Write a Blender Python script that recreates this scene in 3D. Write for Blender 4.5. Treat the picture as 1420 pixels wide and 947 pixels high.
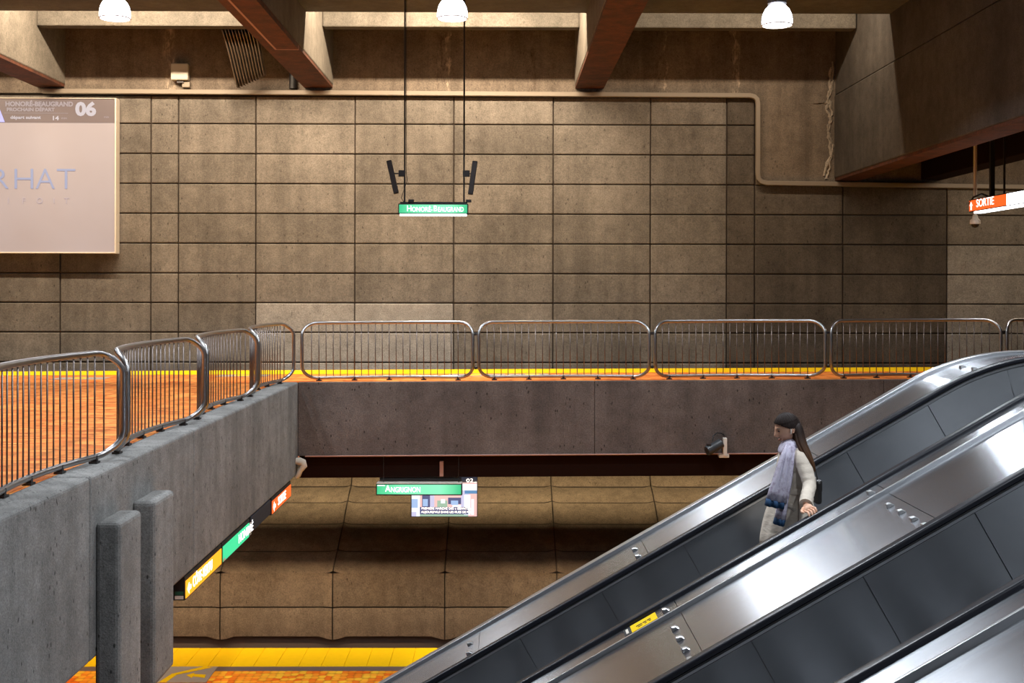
import bpy, bmesh, math, random
from mathutils import Vector, Matrix
random.seed(7)
for o in list(bpy.data.objects): bpy.data.objects.remove(o)
S = bpy.context.scene
COL = S.collection
F, EYE, VX, VY = 1660.0, 1.72, 697.0, 400.0      # focal length (px), eye height, vanishing point of the depth axis
def PX(x, y, Y): return Vector(((x-VX)*Y/F, Y, EYE-(y-VY)*Y/F))

# ------------------------------------------------------------------ camera, world, lights, exposure
cd = bpy.data.cameras.new('camera'); cam = bpy.data.objects.new('camera', cd); COL.objects.link(cam)
cd.sensor_width = 36; cd.lens = F/1420*36; cd.shift_y = -73.5/1420; cd.clip_start = .1; cd.clip_end = 200
cam.location = (0, 0, EYE); cam.rotation_mode = 'XYZ'
cam.rotation_euler = (math.pi/2, -0.0020, -math.atan(13/F))
S.camera = cam
W = bpy.data.worlds.new('world'); S.world = W; W.use_nodes = True
W.node_tree.nodes['Background'].inputs[0].default_value = (.9, .8, .7, 1)
W.node_tree.nodes['Background'].inputs[1].default_value = 0.004
S.view_settings.view_transform = 'Standard'; S.view_settings.look = 'None'
S.view_settings.gamma = 1; S.view_settings.use_curve_mapping = False
S.view_settings.exposure = 0.0
def area(name, loc, rot, sx, sy, power, col, spread=180):
    l = bpy.data.lights.new(name, 'AREA'); l.shape = 'RECTANGLE'; l.size = sx; l.size_y = sy
    l.energy = power; l.color = col; l.spread = math.radians(spread)
    o = bpy.data.objects.new(name, l); COL.objects.link(o); o.location = loc; o.rotation_euler = rot
    return o
WARM = (1, .79, .56); COOL = (.86, .93, 1)
# cove light hidden above the ceiling slab, one tube per bay, washing the upper far wall
for i, (xa, xb) in enumerate(((-18, -11.2), (-10.2, -4.8), (-3.9, 1.6), (2.5, 7.75))):
    area('cove_light', ((xa+xb)/2, 24.66, 8.42), (0.5, 0, 0), xb-xa-.3, .12, (780, 800, 960, 230)[i], WARM)
area('cove_light', (12.5, 24.66, 4.9), (0.5, 0, 0), 3.5, .12, 90, WARM)
# lower level: light in the ribbed soffit over the lower platform edge, and a cove light at the head of the lower track wall
area('soffit_light', (-1, 22.60, -1.36), (0.75, 0, 0), 20, .08, 720, (1, .72, .46), 140)
area('track_cove_light', (1.5, 26.3, -1.85), (0.9, 0, 0), 24, .10, 200, (1, .78, .48), 90)
area('floor_fill_light', (-7.5, 19.0, -.46), (0, 0.35, 0), .3, 5, 260, (1, .85, .62))  # unseen light added under the mezzanine to brighten the lower floor
LAMP_EMIT = 9.0; LAMP_W = 185.0

# ------------------------------------------------------------------ helpers
OFF = {}
def tag(o, label=None, cat=None, group=None, kind=None):
    if label: o['label'] = label
    if cat: o['category'] = cat
    if group: o['group'] = group
    if kind: o['kind'] = kind
    return o
def mk(name, V, Fc, mat, parent=None, smooth=False, bevel=0, seg=2, local=False, auto=None):
    me = bpy.data.meshes.new(name)
    off = Vector((0, 0, 0)) if (local or parent is None) else OFF.get(parent.name, Vector((0, 0, 0)))
    me.from_pydata([tuple(Vector(v)-off) for v in V], [], Fc)
    bm = bmesh.new(); bm.from_mesh(me)
    bmesh.ops.recalc_face_normals(bm, faces=bm.faces)
    if bevel:
        bmesh.ops.bevel(bm, geom=[e for e in bm.edges if len(e.link_faces) == 2 and e.calc_face_angle(0) > .5], offset=bevel, segments=seg, affect='EDGES', profile=.5)
    if auto:
        for e in bm.edges: e.smooth = not (len(e.link_faces) == 2 and e.calc_face_angle(0) > auto)
    bm.to_mesh(me); bm.free()
    for p in me.polygons: p.use_smooth = smooth or bool(auto)
    for m in (mat if isinstance(mat, (list, tuple)) else [mat]): me.materials.append(m)
    o = bpy.data.objects.new(name, me); COL.objects.link(o)
    if parent is not None:
        o.parent = parent; OFF[o.name] = OFF.get(parent.name, Vector((0, 0, 0)))
    return o
def thing(name, label, cat, loc=(0, 0, 0), group=None, kind=None):
    o = bpy.data.objects.new(name, None); COL.objects.link(o); o.location = loc; o.empty_display_size = .1
    OFF[o.name] = Vector(loc)
    return tag(o, label, cat, group, kind)
def boxvf(x0, x1, y0, y1, z0, z1):
    V = [(x, y, z) for z in (z0, z1) for y in (y0, y1) for x in (x0, x1)]
    return V, [(0, 2, 3, 1), (4, 5, 7, 6), (0, 1, 5, 4), (2, 6, 7, 3), (0, 4, 6, 2), (1, 3, 7, 5)]
def box(name, x0, x1, y0, y1, z0, z1, mat, parent=None, bevel=0, seg=2, **k):
    V, Fc = boxvf(x0, x1, y0, y1, z0, z1)
    return mk(name, V, Fc, mat, parent, bevel=bevel, seg=seg, **k)
def join(parts):
    V, Fc = [], []
    for v, f in parts:
        n = len(V); V += list(v); Fc += [tuple(i+n for i in q) for q in f]
    return V, Fc
def tubevf(pts, r, n=8, closed=False, cap=True):
    P = [Vector(p) for p in pts]; m = len(P); V = []; Fc = []
    rr = r if isinstance(r, (list, tuple)) else [r]*m
    prev = None
    for i in range(m):
        if closed: t = (P[(i+1) % m]-P[i-1]).normalized()
        else: t = (P[min(i+1, m-1)]-P[max(i-1, 0)]).normalized()
        if prev is None:
            a = Vector((0, 0, 1)) if abs(t.z) < .9 else Vector((1, 0, 0))
            u = t.cross(a).normalized()
        else:
            u = (prev-t*prev.dot(t)).normalized()
        prev = u; w = t.cross(u)
        for k in range(n):
            a = 2*math.pi*k/n
            V.append(P[i]+u*math.cos(a)*rr[i]+w*math.sin(a)*rr[i])
    for i in range(m if closed else m-1):
        j = (i+1) % m
        for k in range(n): Fc.append((i*n+k, i*n+(k+1) % n, j*n+(k+1) % n, j*n+k))
    if not closed and cap: Fc += [tuple(range(n)), tuple(range((m-1)*n, m*n))]
    return V, Fc
def tube(name, pts, r, mat, parent=None, n=8, closed=False, **k):
    V, Fc = tubevf(pts, r, n, closed); return mk(name, V, Fc, mat, parent, smooth=False, auto=.9, **k)
def lathevf(prof, c, n=24):
    V = []; Fc = []; m = len(prof)
    for r, z in prof:
        for k in range(n):
            a = 2*math.pi*k/n; V.append((c[0]+r*math.cos(a), c[1]+r*math.sin(a), c[2]+z))
    for i in range(m-1):
        for k in range(n): Fc.append((i*n+k, i*n+(k+1) % n, (i+1)*n+(k+1) % n, (i+1)*n+k))
    Fc += [tuple(range(n)), tuple(range((m-1)*n, m*n))]
    return V, Fc
def lathe(name, prof, c, mat, parent=None, n=24, **k):
    V, Fc = lathevf(prof, c, n); return mk(name, V, Fc, mat, parent, auto=.7, **k)
def quad(name, pts, mat, parent=None): return mk(name, pts, [tuple(range(len(pts)))], mat, parent)
def text(name, s, size, loc, rot, mat, parent=None, sx=1.0, bold=0.0, align='LEFT', extrude=.002, space=1.0):
    c = bpy.data.curves.new(name, 'FONT'); c.body = s; c.size = size; c.extrude = extrude; c.offset = bold
    c.align_x = align; c.align_y = 'BOTTOM_BASELINE' if False else 'BOTTOM'; c.space_character = space; c.resolution_u = 3
    t = bpy.data.objects.new('tmp', c); COL.objects.link(t)
    dg = bpy.context.evaluated_depsgraph_get(); dg.update()
    me = bpy.data.meshes.new_from_object(t.evaluated_get(dg))
    bpy.data.objects.remove(t)
    M = Matrix.Translation(loc) @ rot.to_4x4() @ Matrix.Diagonal((sx, 1, 1, 1))
    off = OFF.get(parent.name, Vector((0, 0, 0))) if parent else Vector((0, 0, 0))
    me.transform(Matrix.Translation(-off) @ M); me.materials.clear(); me.materials.append(mat); me.name = name
    o = bpy.data.objects.new(name, me); COL.objects.link(o)
    if parent is not None: o.parent = parent; OFF[o.name] = off
    return o
R_FRONT = Matrix.Rotation(math.pi/2, 3, 'X')                                    # faces the camera (-Y)
R_PLUSX = Matrix.Rotation(math.pi/2, 3, 'Z') @ R_FRONT                          # faces +X
R_MINX = Matrix.Rotation(-math.pi/2, 3, 'Z') @ R_FRONT                          # faces -X
def copy_tree(o, loc, rotz=0, parent=None):
    c = o.copy(); COL.objects.link(c)
    if parent is None: c.location = loc; c.rotation_euler = (o.rotation_euler.x, o.rotation_euler.y, rotz)
    else: c.parent = parent
    for ch in o.children: copy_tree(ch, None, 0, c)
    return c

# ------------------------------------------------------------------ materials
class NT:
    def __init__(s, name):
        s.m = bpy.data.materials.new(name); s.m.use_nodes = True; s.t = s.m.node_tree; s.n = s.t.nodes
        s.b = s.n['Principled BSDF']; s.pos = s.n.new('ShaderNodeNewGeometry').outputs['Position']
    def link(s, a, b): s.t.links.new(a, b)
    def mapping(s, sc, src=None):
        m = s.n.new('ShaderNodeMapping'); m.inputs['Scale'].default_value = sc; s.link(src or s.pos, m.inputs[0]); return m.outputs[0]
    def noise(s, scale, detail=3, rough=.55, vec=None):
        n = s.n.new('ShaderNodeTexNoise'); n.inputs['Scale'].default_value = scale; n.inputs['Detail'].default_value = detail
        n.inputs['Roughness'].default_value = rough; s.link(vec or s.pos, n.inputs['Vector']); return n.outputs['Fac']
    def vor(s, scale, out='Distance', vec=None, rnd=1):
        n = s.n.new('ShaderNodeTexVoronoi'); n.inputs['Scale'].default_value = scale; n.inputs['Randomness'].default_value = rnd
        s.link(vec or s.pos, n.inputs['Vector']); return n.outputs[out]
    def ramp(s, fac, stops):
        r = s.n.new('ShaderNodeValToRGB'); e = r.color_ramp.elements
        while len(e) < len(stops): e.new(.5)
        for i, (p, c) in enumerate(stops):
            e[i].position = p; e[i].color = (c if isinstance(c, tuple) else (c, c, c))+(1,)
        s.link(fac, r.inputs[0]); return r.outputs[0]
    def mix(s, a, b, fac, mode='MIX'):
        m = s.n.new('ShaderNodeMix'); m.data_type = 'RGBA'; m.blend_type = mode
        for sock, v in ((m.inputs[0], fac), (m.inputs[6], a), (m.inputs[7], b)):
            if isinstance(v, (int, float)): sock.default_value = v
            elif isinstance(v, tuple): sock.default_value = v+(1,)
            else: s.link(v, sock)
        return m.outputs[2]
    def bump(s, h, strength, dist=.02):
        b = s.n.new('ShaderNodeBump'); b.inputs['Strength'].default_value = strength; b.inputs['Distance'].default_value = dist
        s.link(h, b.inputs['Height']); s.link(b.outputs[0], s.b.inputs['Normal'])
    def set(s, **k):
        for a, v in k.items():
            i = s.b.inputs[a.replace('_', ' ')]
            if isinstance(v, tuple): i.default_value = v+(1,)
            elif isinstance(v, (int, float)): i.default_value = v
            else: s.link(v, i)
        return s
def plain(name, col, rough=.5, metal=0.0, spec=.5, var=.06):
    t = NT(name); n = t.noise(9, 3)
    c = t.mix(tuple(x*(1-var) for x in col), tuple(min(1, x*(1+var)) for x in col), n)
    t.set(Base_Color=c, Roughness=rough, Metallic=metal); t.b.inputs['Specular IOR Level'].default_value = spec
    return t.m
def emit(name, col, strength, base=None):
    t = NT(name); t.set(Base_Color=base or col, Emission_Color=col, Emission_Strength=strength, Roughness=.4); return t.m
def concrete(name, lo, hi, streak=.35, pits=.5, bump=.3, perobj=0.0, rough=.85, grain=90, pitscale=9, pitmask=.40):
    t = NT(name)
    big = t.noise(.55, 4, .6); fine = t.noise(grain, 2, .7); mid = t.noise(5, 4, .65)
    st = t.noise(1.0, 4, .6, t.mapping((2.2, 2.2, .18)))
    c = t.mix(lo, hi, t.ramp(big, [(.3, 0.0), (.7, 1.0)]))
    c = t.mix(c, t.ramp(mid, [(.3, .72), (.7, 1.12)]), .8, 'MULTIPLY')
    c = t.mix(c, t.ramp(fine, [(.3, .62), (.7, 1.3)]), .75, 'MULTIPLY')
    c = t.mix(c, t.ramp(st, [(.35, .45), (.6, 1.0)]), streak, 'MULTIPLY')
    v = t.vor(pitscale, 'Distance', t.mapping((1, 1, .5)))
    pv = t.ramp(v, [(.10, .22), (.17, 1.0)])
    pm = t.ramp(t.noise(2.3, 2), [(pitmask, 0.0), (pitmask+.16, pits)])
    c = t.mix(c, pv, pm, 'MULTIPLY')
    if perobj:
        oi = t.n.new('ShaderNodeObjectInfo')
        c = t.mix(c, t.ramp(oi.outputs['Random'], [(0, 1-perobj), (1, 1+perobj*.4)]), 1.0, 'MULTIPLY')
    t.set(Base_Color=c, Roughness=rough); t.b.inputs['Specular IOR Level'].default_value = .25
    t.bump(t.mix(fine, mid, .4), bump, .012)
    return t.m
M = {}
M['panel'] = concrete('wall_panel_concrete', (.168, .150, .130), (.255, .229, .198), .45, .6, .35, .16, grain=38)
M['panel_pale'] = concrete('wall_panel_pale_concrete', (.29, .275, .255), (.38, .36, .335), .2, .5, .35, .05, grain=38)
M['panel_dark'] = concrete('wall_panel_dark_concrete', (.088, .074, .061), (.145, .124, .103), .5, .6, .35, .16, grain=38)  # darker panel tone for the right-hand bay of the far wall
M['panel_low'] = concrete('track_panel_concrete', (.16, .122, .085), (.24, .186, .13), .35, .6, .35, .1, grain=38)
M['joint'] = plain('dark_joint_mortar', (.07, .055, .045), .95)  # dark mortar colour of the joints and wall backing
M['wall_top'] = concrete('upper_wall_concrete', (.15, .118, .092), (.24, .195, .152), .6, .5, .3, grain=38)
def leaks(m, spots):
    """water leaks with a place of their own: dark or pale runs at the given X"""
    t = NT.__new__(NT); t.m = m; t.t = m.node_tree; t.n = t.t.nodes; t.b = t.n['Principled BSDF']
    t.pos = t.n.new('ShaderNodeNewGeometry').outputs['Position']
    sep = t.n.new('ShaderNodeSeparateXYZ'); t.link(t.pos, sep.inputs[0])
    wob = t.noise(1.6, 4, .7); brk = t.noise(7, 4, .7, t.mapping((1.6, 1, .5)))
    c = t.b.inputs['Base Color'].links[0].from_socket
    for x0, w, col in spots:
        a = t.n.new('ShaderNodeMath'); a.operation = 'MULTIPLY_ADD'; t.link(wob, a.inputs[0]); a.inputs[1].default_value = .55; t.link(sep.outputs[0], a.inputs[2])
        b = t.n.new('ShaderNodeMath'); b.operation = 'SUBTRACT'; t.link(a.outputs[0], b.inputs[0]); b.inputs[1].default_value = x0+.275
        d = t.n.new('ShaderNodeMath'); d.operation = 'ABSOLUTE'; t.link(b.outputs[0], d.inputs[0])
        f = t.ramp(d.outputs[0], [(w*.25, 1.0), (w, 0.0)])
        f2 = t.n.new('ShaderNodeMath'); f2.operation = 'MULTIPLY'; t.link(f, f2.inputs[0]); t.link(t.ramp(brk, [(.46, 0.0), (.62, .6)]), f2.inputs[1])
        c = t.mix(c, col, f2.outputs[0])
    t.link(c, t.b.inputs['Base Color'])
M['mineral'] = concrete('white_mineral_crust', (.22, .18, .14), (.52, .45, .37), .3, .9, .8, grain=30, pitscale=20, pitmask=.3)
DKL = (.035, .02, .014); PLL = (.62, .50, .38)
leaks(M['wall_top'], [(-1.42, .22, DKL), (-1.30, .06, PLL), (.66, .10, DKL), (3.65, .12, DKL), (3.84, .04, PLL), (5.5, .10, PLL), (-7.85, .14, PLL)])
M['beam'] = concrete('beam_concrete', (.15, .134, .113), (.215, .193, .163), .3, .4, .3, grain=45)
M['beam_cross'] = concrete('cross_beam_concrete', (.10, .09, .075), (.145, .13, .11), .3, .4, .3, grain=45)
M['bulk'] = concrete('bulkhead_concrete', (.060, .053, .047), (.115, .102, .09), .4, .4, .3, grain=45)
M['slab'] = concrete('ceiling_concrete', (.105, .108, .115), (.155, .158, .165), .2, .3, .25)
M['gray'] = concrete('grey_cast_concrete', (.198, .194, .186), (.31, .304, .292), .45, 1.0, .6, grain=60, pitscale=13, pitmask=.30)
M['fascia'] = concrete('brown_stained_concrete', (.11, .085, .075), (.18, .145, .127), .45, .9, .4, grain=40, pitscale=11, pitmask=.36)
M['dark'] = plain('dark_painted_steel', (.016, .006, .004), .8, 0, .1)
M['black'] = plain('black_metal', (.012, .012, .013), .5)
M['rubber'] = plain('black_rubber_handrail', (.010, .011, .017), .32, 0, .5)
M['duct'] = plain('beige_painted_duct', (.26, .22, .175), .5)
M['box_grey'] = plain('grey_plastic', (.45, .42, .36), .5)
M['white'] = plain('white_painted_metal', (.72, .66, .58), .5)
M['rail'] = plain('stainless_rail_tube', (.42, .41, .41), .33, 1.0)
M['bar'] = plain('stainless_bar', (.20, .17, .16), .45, 1.0)
M['clamp'] = plain('dark_clamp', (.06, .055, .055), .45, .8)
M['tread'] = plain('step_aluminium', (.25, .25, .26), .5, 1.0)
M['yellow'] = plain('yellow_safety_paint', (.86, .55, .002), .6, 0, .15)
M['gravel'] = plain('track_ballast', (.05, .035, .025), .95, var=.4)
M['greytile'] = plain('grey_floor_tile', (.33, .29, .25), .6)
M['darktile'] = plain('dark_border_tile', (.14, .10, .085), .6)
M['rust_conduit'] = plain('pink_brown_conduit', (.42, .22, .17), .5)
M['foam'] = plain('beige_pipe_lagging', (.62, .55, .45), .7)
def rust():
    t = NT('rusty_red_soffit'); n = t.noise(3, 5, .7); n2 = t.noise(25, 3)
    c = t.mix((.045, .014, .007), (.13, .038, .015), t.ramp(n, [(.35, 0.0), (.65, 1.0)]))
    c = t.mix(c, (.04, .018, .012), t.ramp(n2, [(.5, 0.0), (.75, .8)])); t.set(Base_Color=c, Roughness=.8); t.bump(n2, .3); return t.m
M['rust'] = rust()
ALPHA = math.atan(.572)
def steel(name, tangent, col, rough, aniso, brush):
    t = NT(name)
    n = t.noise(1.0, 2, .5, t.mapping(brush)); s = t.noise(1.1, 2, .5)
    c = t.mix(tuple(x*.93 for x in col), col, n)
    t.set(Base_Color=c, Metallic=1.0, Roughness=t.ramp(t.mix(n, s, .6), [(.3, rough*.93), (.7, rough*1.07)]), Anisotropic=aniso)
    cx = t.n.new('ShaderNodeCombineXYZ')
    for i in range(3): cx.inputs[i].default_value = tangent[i]
    t.link(cx.outputs[0], t.b.inputs['Tangent'])
    return t.m
M['plate'] = steel('brushed_steel_deck', (0, 1, 0), (.60, .62, .66), .25, .84, (1.5, 45, 1.5))
M['inner'] = steel('brushed_steel_panel', (-math.sin(ALPHA), 0, math.cos(ALPHA)), (.42, .437, .46), .31, .9, (14, 14, 14))
M['chrome'] = plain('polished_trim', (.62, .63, .65), .30, 1.0)
M['steelside'] = plain('steel_cladding', (.35, .35, .36), .45, 1.0)
def tiles(name, stops, scale, stretch=(1, 1, 1)):
    t = NT(name); v = t.mapping(stretch)
    n = t.n.new('ShaderNodeTexVoronoi'); n.inputs['Scale'].default_value = scale; n.inputs['Randomness'].default_value = .35
    t.link(v, n.inputs['Vector'])
    sep = t.n.new('ShaderNodeSeparateColor'); t.link(n.outputs['Color'], sep.inputs[0])
    c = t.ramp(sep.outputs[0], stops); w = t.noise(1.3, 3)
    c = t.mix(c, t.ramp(w, [(.3, .75), (.7, 1.1)]), .7, 'MULTIPLY')
    e = t.vor(scale, 'Distance', v, .35)
    c = t.mix(c, t.ramp(e, [(.42, 1.0), (.62, .6)]), .7, 'MULTIPLY')
    t.set(Base_Color=c, Roughness=.6); t.b.inputs['Specular IOR Level'].default_value = .1; return t.m
M['orange'] = tiles('orange_scale_tile', [(0, (.82, .15, .010)), (.45, (.95, .29, .02)), (1, (.97, .56, .04))], 8.0)
M['orange_up'] = tiles('orange_weave_tile', [(0, (.58, .135, .03)), (.5, (.78, .23, .05)), (1, (.92, .36, .09))], 7.0, (.55, 1.6, 1))

# ------------------------------------------------------------------ structure: floors
def st(o, label, cat): return tag(o, label, cat, None, 'structure')
TILT = 0.0062     # the upper far platform climbs slightly to the right
def tz(x): return TILT*(x+3.77)
def slopebox(name, x0, x1, y0, y1, z0, z1, mat, parent=None, bevel=0):
    V, Fc = boxvf(x0, x1, y0, y1, z0, z1)
    return mk(name, [(x, y, z+tz(x)) for x, y, z in V], Fc, mat, parent, bevel=bevel)
fp = st(slopebox('floor_upper_platform', -20, 16, 22.0, 25.0, -.4, 0, M['orange_up']), 'orange tiled upper platform running along the far track', 'floor')
ml = st(box('floor_mezzanine', -20, -4.1, -8, 22.0, -.4, 0, M['orange_up']), 'orange tiled mezzanine floor behind the guard rails on the left', 'floor')
st(slopebox('trim_1', -20, 16, 23.95, 25.1, -.35, .006, M['yellow']), 'yellow safety strip along the upper platform edge', 'platform edge')
for x0, x1, yy in ((-8.6, -7.6, 22.8), (-1.05, .05, 23.2), (.1, .9, 23.2), (-5.6, -4.6, 23.35)):
    g = slopebox('floor_tile', x0, x1, yy, yy+.5, 0, .006, M['greytile'], fp)
    slopebox('arrow_marking', x0+.35, x0+.62, yy+.1, yy+.38, .005, .010, M['yellow'], fp)
st(box('floor_near_concourse', -3.7, 16, -8, 3.6, -.5, 0, M['gray']), 'grey concourse floor under the viewpoint', 'floor')
st(box('floor_upper_landing', 5.3, 16, 4.6, 10.7, -.5, 0, M['greytile']), 'grey landing floor at the top of the escalators', 'floor')
LZ = -4.98
fl = st(box('floor_lower_platform', -20, 16, -8, 20.98, LZ-.4, LZ, M['orange']), 'orange scale-patterned tile floor of the lower platform', 'floor')
box('border_band', -20, 16, 20.98, 21.22, LZ-.4, LZ, M['darktile'], fl)
gt = box('floor_tile', -5.95, -5.02, 20.35, 21.2, LZ, LZ+.008, M['greytile'], fl)
def flat(name, pts, z, mat, parent): return mk(name, [(x, y, z+d) for d in (0, .004) for x, y in pts], [tuple(range(len(pts))), tuple(range(len(pts), 2*len(pts)))]+[(i, (i+1) % len(pts), len(pts)+(i+1) % len(pts), len(pts)+i) for i in range(len(pts))], mat, parent)
flat('stripe_marking', [(-5.82, 20.35), (-5.70, 20.35), (-5.62, 20.75), (-5.10, 21.15), (-5.26, 21.2), (-5.72, 20.80)], LZ+.008, M['yellow'], fl)
flat('arrow_marking', [(-5.45, 20.72), (-5.34, 20.86), (-5.34, 20.79), (-5.12, 20.75), (-5.10, 20.58), (-5.32, 20.66), (-5.32, 20.58)], LZ+.008, M['yellow'], fl)
strip = thing('trim_2', 'yellow tiled safety strip along the lower platform edge', 'platform edge', (-8, 21.75, LZ), kind='structure')
tb = box('edge_tile', 0, .395, -.53, .55, -.35, .006, M['yellow'], strip, bevel=.004, seg=1, local=True)
for i in range(1, 34):
    c = tb.copy(); COL.objects.link(c); c.location.x = .4*i; c.parent = strip
st(box('floor_lower_trackbed', -20, 16, 22.3, 26.5, -6.4, -6.1, M['gravel']), 'dark bed of the lower track', 'floor')
st(box('floor_upper_trackbed', -20, 16, 25.1, 28.6, -1.7, -1.2, M['gravel']), 'dark bed of the upper track', 'floor')
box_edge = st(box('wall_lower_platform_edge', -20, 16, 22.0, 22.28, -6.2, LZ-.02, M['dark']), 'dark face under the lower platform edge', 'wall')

# enclosing walls outside the frame
st(box('wall_left', -20.4, -20, -8, 28.6, -6.4, 9.4, M['joint']), 'concrete side wall closing the station on the left', 'wall')
st(box('wall_right', 16, 16.4, -8, 28.6, -6.4, 9.4, M['joint']), 'concrete side wall closing the station on the right', 'wall')
st(box('wall_near', -20, 16, -8.4, -8, -6.4, 9.4, M['joint']), 'concrete wall behind the viewpoint', 'wall')

# ------------------------------------------------------------------ upper far wall with cast panels
WY = 28.3
jx = [-220, -52, 85, 210, 248, 355, 492, 629, 767, 902, 1008, 1047, 1170, 1315, 1460, 1600]
jy = [134, 172.7, 214.2, 255.6, 297, 338.3, 379.6, 420.6, 461.6, 503, 545, 586]
def wz(y): return EYE-(y-VY)*WY/F
def wx(x): return (x-VX)*WY/F
wall = st(box('wall_far_upper', -20, 16, WY+.06, WY+.5, -1.7, 9.4, M['joint']), 'tall panelled concrete wall beyond the upper track', 'wall')
def panel(name, x0, x1, z0, z1, mat, par, proud):
    g = .012
    return box(name, x0+g, x1-g, WY-proud, WY+.07, z0+g, z1-g, mat, par, bevel=.022, seg=2)
k = 0
for i in range(len(jx)-1):
    for j in range(len(jy)-1):
        a, b, c, d = jx[i], jx[i+1], jy[j], jy[j+1]
        if a >= 1047 and j < 3: continue
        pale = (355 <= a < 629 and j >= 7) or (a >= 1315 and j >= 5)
        panel('concrete_panel', wx(a), wx(b), wz(d), wz(c), M['panel_pale' if pale else 'panel_dark' if 1000 < a < 1315 else 'panel'], wall, random.uniform(-.008, .008))
top = box('upper_band', -20, wx(1048.5), WY-.02, WY+.07, wz(131), 9.3, M['wall_top'], wall)
box('upper_band', wx(1048.5), 16, WY-.015, WY+.07, wz(255), 9.3, M['wall_top'], wall)
# mineral crusts and leaks running down the upper band
def crust(name, pts, Y, w, par, mat):
    V = []; Fc = []; n = 7
    P = []
    for a, b in zip(pts[:-1], pts[1:]):
        for t in range(7): P.append((a[0]+(b[0]-a[0])*t/7+random.uniform(-1.2, 1.2), a[1]+(b[1]-a[1])*t/7))
    for (x, y) in P:
        p = PX(x, y, Y); ww = w*random.uniform(.45, 1.3)
        for q in range(n):
            u = q/(n-1)*2-1
            V.append((p.x+u*ww+random.uniform(-.01, .01), Y-.004-(1-u*u)*.03*random.uniform(.4, 1.2), p.z))
    for i in range(len(P)-1):
        for q in range(n-1): Fc.append((i*n+q, i*n+q+1, (i+1)*n+q+1, (i+1)*n+q))
    return mk(name, V, Fc, mat, par, smooth=True)
crust('mineral_crust', [(1153, 92), (1151, 128), (1146, 148), (1152, 165), (1150, 185), (1152, 215), (1142, 247)], WY-.02, .042, wall, M['mineral'])
crust('mineral_crust', [(1155, 84), (1155, 110), (1149, 132), (1154, 158), (1148, 178), (1155, 200), (1151, 230), (1146, 250)], WY-.02, .035, wall, M['mineral'])
crust('mineral_crust', [(1131, 142), (1142, 141), (1152, 144)], WY-.02, .05, wall, M['mineral'])
# ------------------------------------------------------------------ lower far wall, leaning towards the platform at its foot
prof = [(28.3, -1.7), (28.3, -2.62), (28.05, -2.92), (27.4, -3.17), (26.72, -3.53), (25.75, -3.92), (25.02, -4.22), (25.0, -4.94), (25.0, -5.56)]
lw = st(mk('wall_far_lower', [(x, y+.12, z) for y, z in prof for x in (-20, 16)]+[(x, 28.9, z) for z in (-1.7, -6.4) for x in (-20, 16)]+[(x, 25.12, -6.4) for x in (-20, 16)],
        [(2*i, 2*i+1, 2*i+3, 2*i+2) for i in range(len(prof)-1)]+[(16, 17, 23, 22), (22, 23, 21, 20), (18, 19, 21, 20), (0, 1, 19, 18)], M['joint']), 'dark curved concrete wall beyond the lower track', 'wall')
colw = 2.337
lx = [-3.53-colw*n for n in range(4, 0, -1)]+[-3.53, -1.195, 1.142, 3.48, 5.815, 8.15, 10.5]
for i in range(len(lx)-1):
    for j in range(1, len(prof)-1):
        (ya, za), (yb, zb) = prof[j], prof[j+1]
        V = []; nx, nz = 11, 5
        L = math.hypot(yb-ya, zb-za); ny, nzv = (zb-za)/L, -(yb-ya)/L   # outward normal towards the platform
        if ny > 0: ny, nzv = -ny, -nzv
        for q in range(nz):
            v = q/(nz-1); g = .012/L; vv = g+v*(1-2*g)
            for p in range(nx):
                u = [0, .012, .035, .07, .12, .5, .88, .93, .965, .988, 1][p]
                x = lx[i]+.012+u*(colw-.024)
                edge = min(u, 1-u); rib = max(0, 1-edge/.09)
                bulge = .05*rib**2 - .02*max(0, 1-min(v, 1-v)/.12)
                y = ya+(yb-ya)*vv+ny*bulge; z = za+(zb-za)*vv+nzv*bulge
                if j == len(prof)-2 and q == nz-1: z -= .055*max(0, min(1, (.11-edge)/.06))
                V.append((x, y, z))
        Fc = [(q*nx+p, q*nx+p+1, (q+1)*nx+p+1, (q+1)*nx+p) for q in range(nz-1) for p in range(nx-1)]
        mk('concrete_panel', V, Fc, M['panel_low'], lw, smooth=True)
box('foot_ledge', -20, 16, 24.72, 25.05, -6.1, -5.93, M['rust_conduit'], lw)

# ------------------------------------------------------------------ ceiling, beams, bulkhead
st(box('ceiling', -20, 16, -8, 24.3, 7.32, 7.85, M['slab']), 'grey concrete ceiling slab over the concourse', 'ceiling')
st(box('ceiling_over_track', -20, 16, 24.3, 28.6, 9.2, 9.4, M['slab']), 'concrete roof above the light slot', 'ceiling')
st(box('wall_cove_back', -20, 16, 24.2, 24.34, 7.85, 9.2, M['slab']), 'back of the light cove above the slab edge', 'wall')
bw = .70
beams = [(-11.0, 'ceiling beam over the projection screen at far left'), (-4.70, 'rusty-bottomed ceiling beam left of the hanging green sign, with a tray under it'), (1.69, 'rusty-bottomed ceiling beam right of the hanging green sign')]
for n, (bx0, lab) in enumerate(beams):
    e = thing('ceiling_beam', lab, 'beam', (bx0, 28.3, 6.46), kind='structure')
    box('beam_web', bx0, bx0+bw, -8, 28.27, 6.5, 9.19, M['beam'], e, bevel=.03)
    box('soffit_plate', bx0+.015, bx0+bw-.015, -8, 28.25, 6.44, 6.505, M['rust'], e)
    if n == 1:
        box('soffit_tray', bx0+.30, bx0+bw+.02, -8, 23.3, 6.36, 6.44, M['rust'], e)
        box('tray_edge', bx0+.26, bx0+.30, -8, 23.34, 6.355, 6.445, M['rust_conduit'], e)
        box('tray_edge', bx0+.26, bx0+bw+.02, 23.3, 23.34, 6.355, 6.445, M['rust_conduit'], e)
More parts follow.
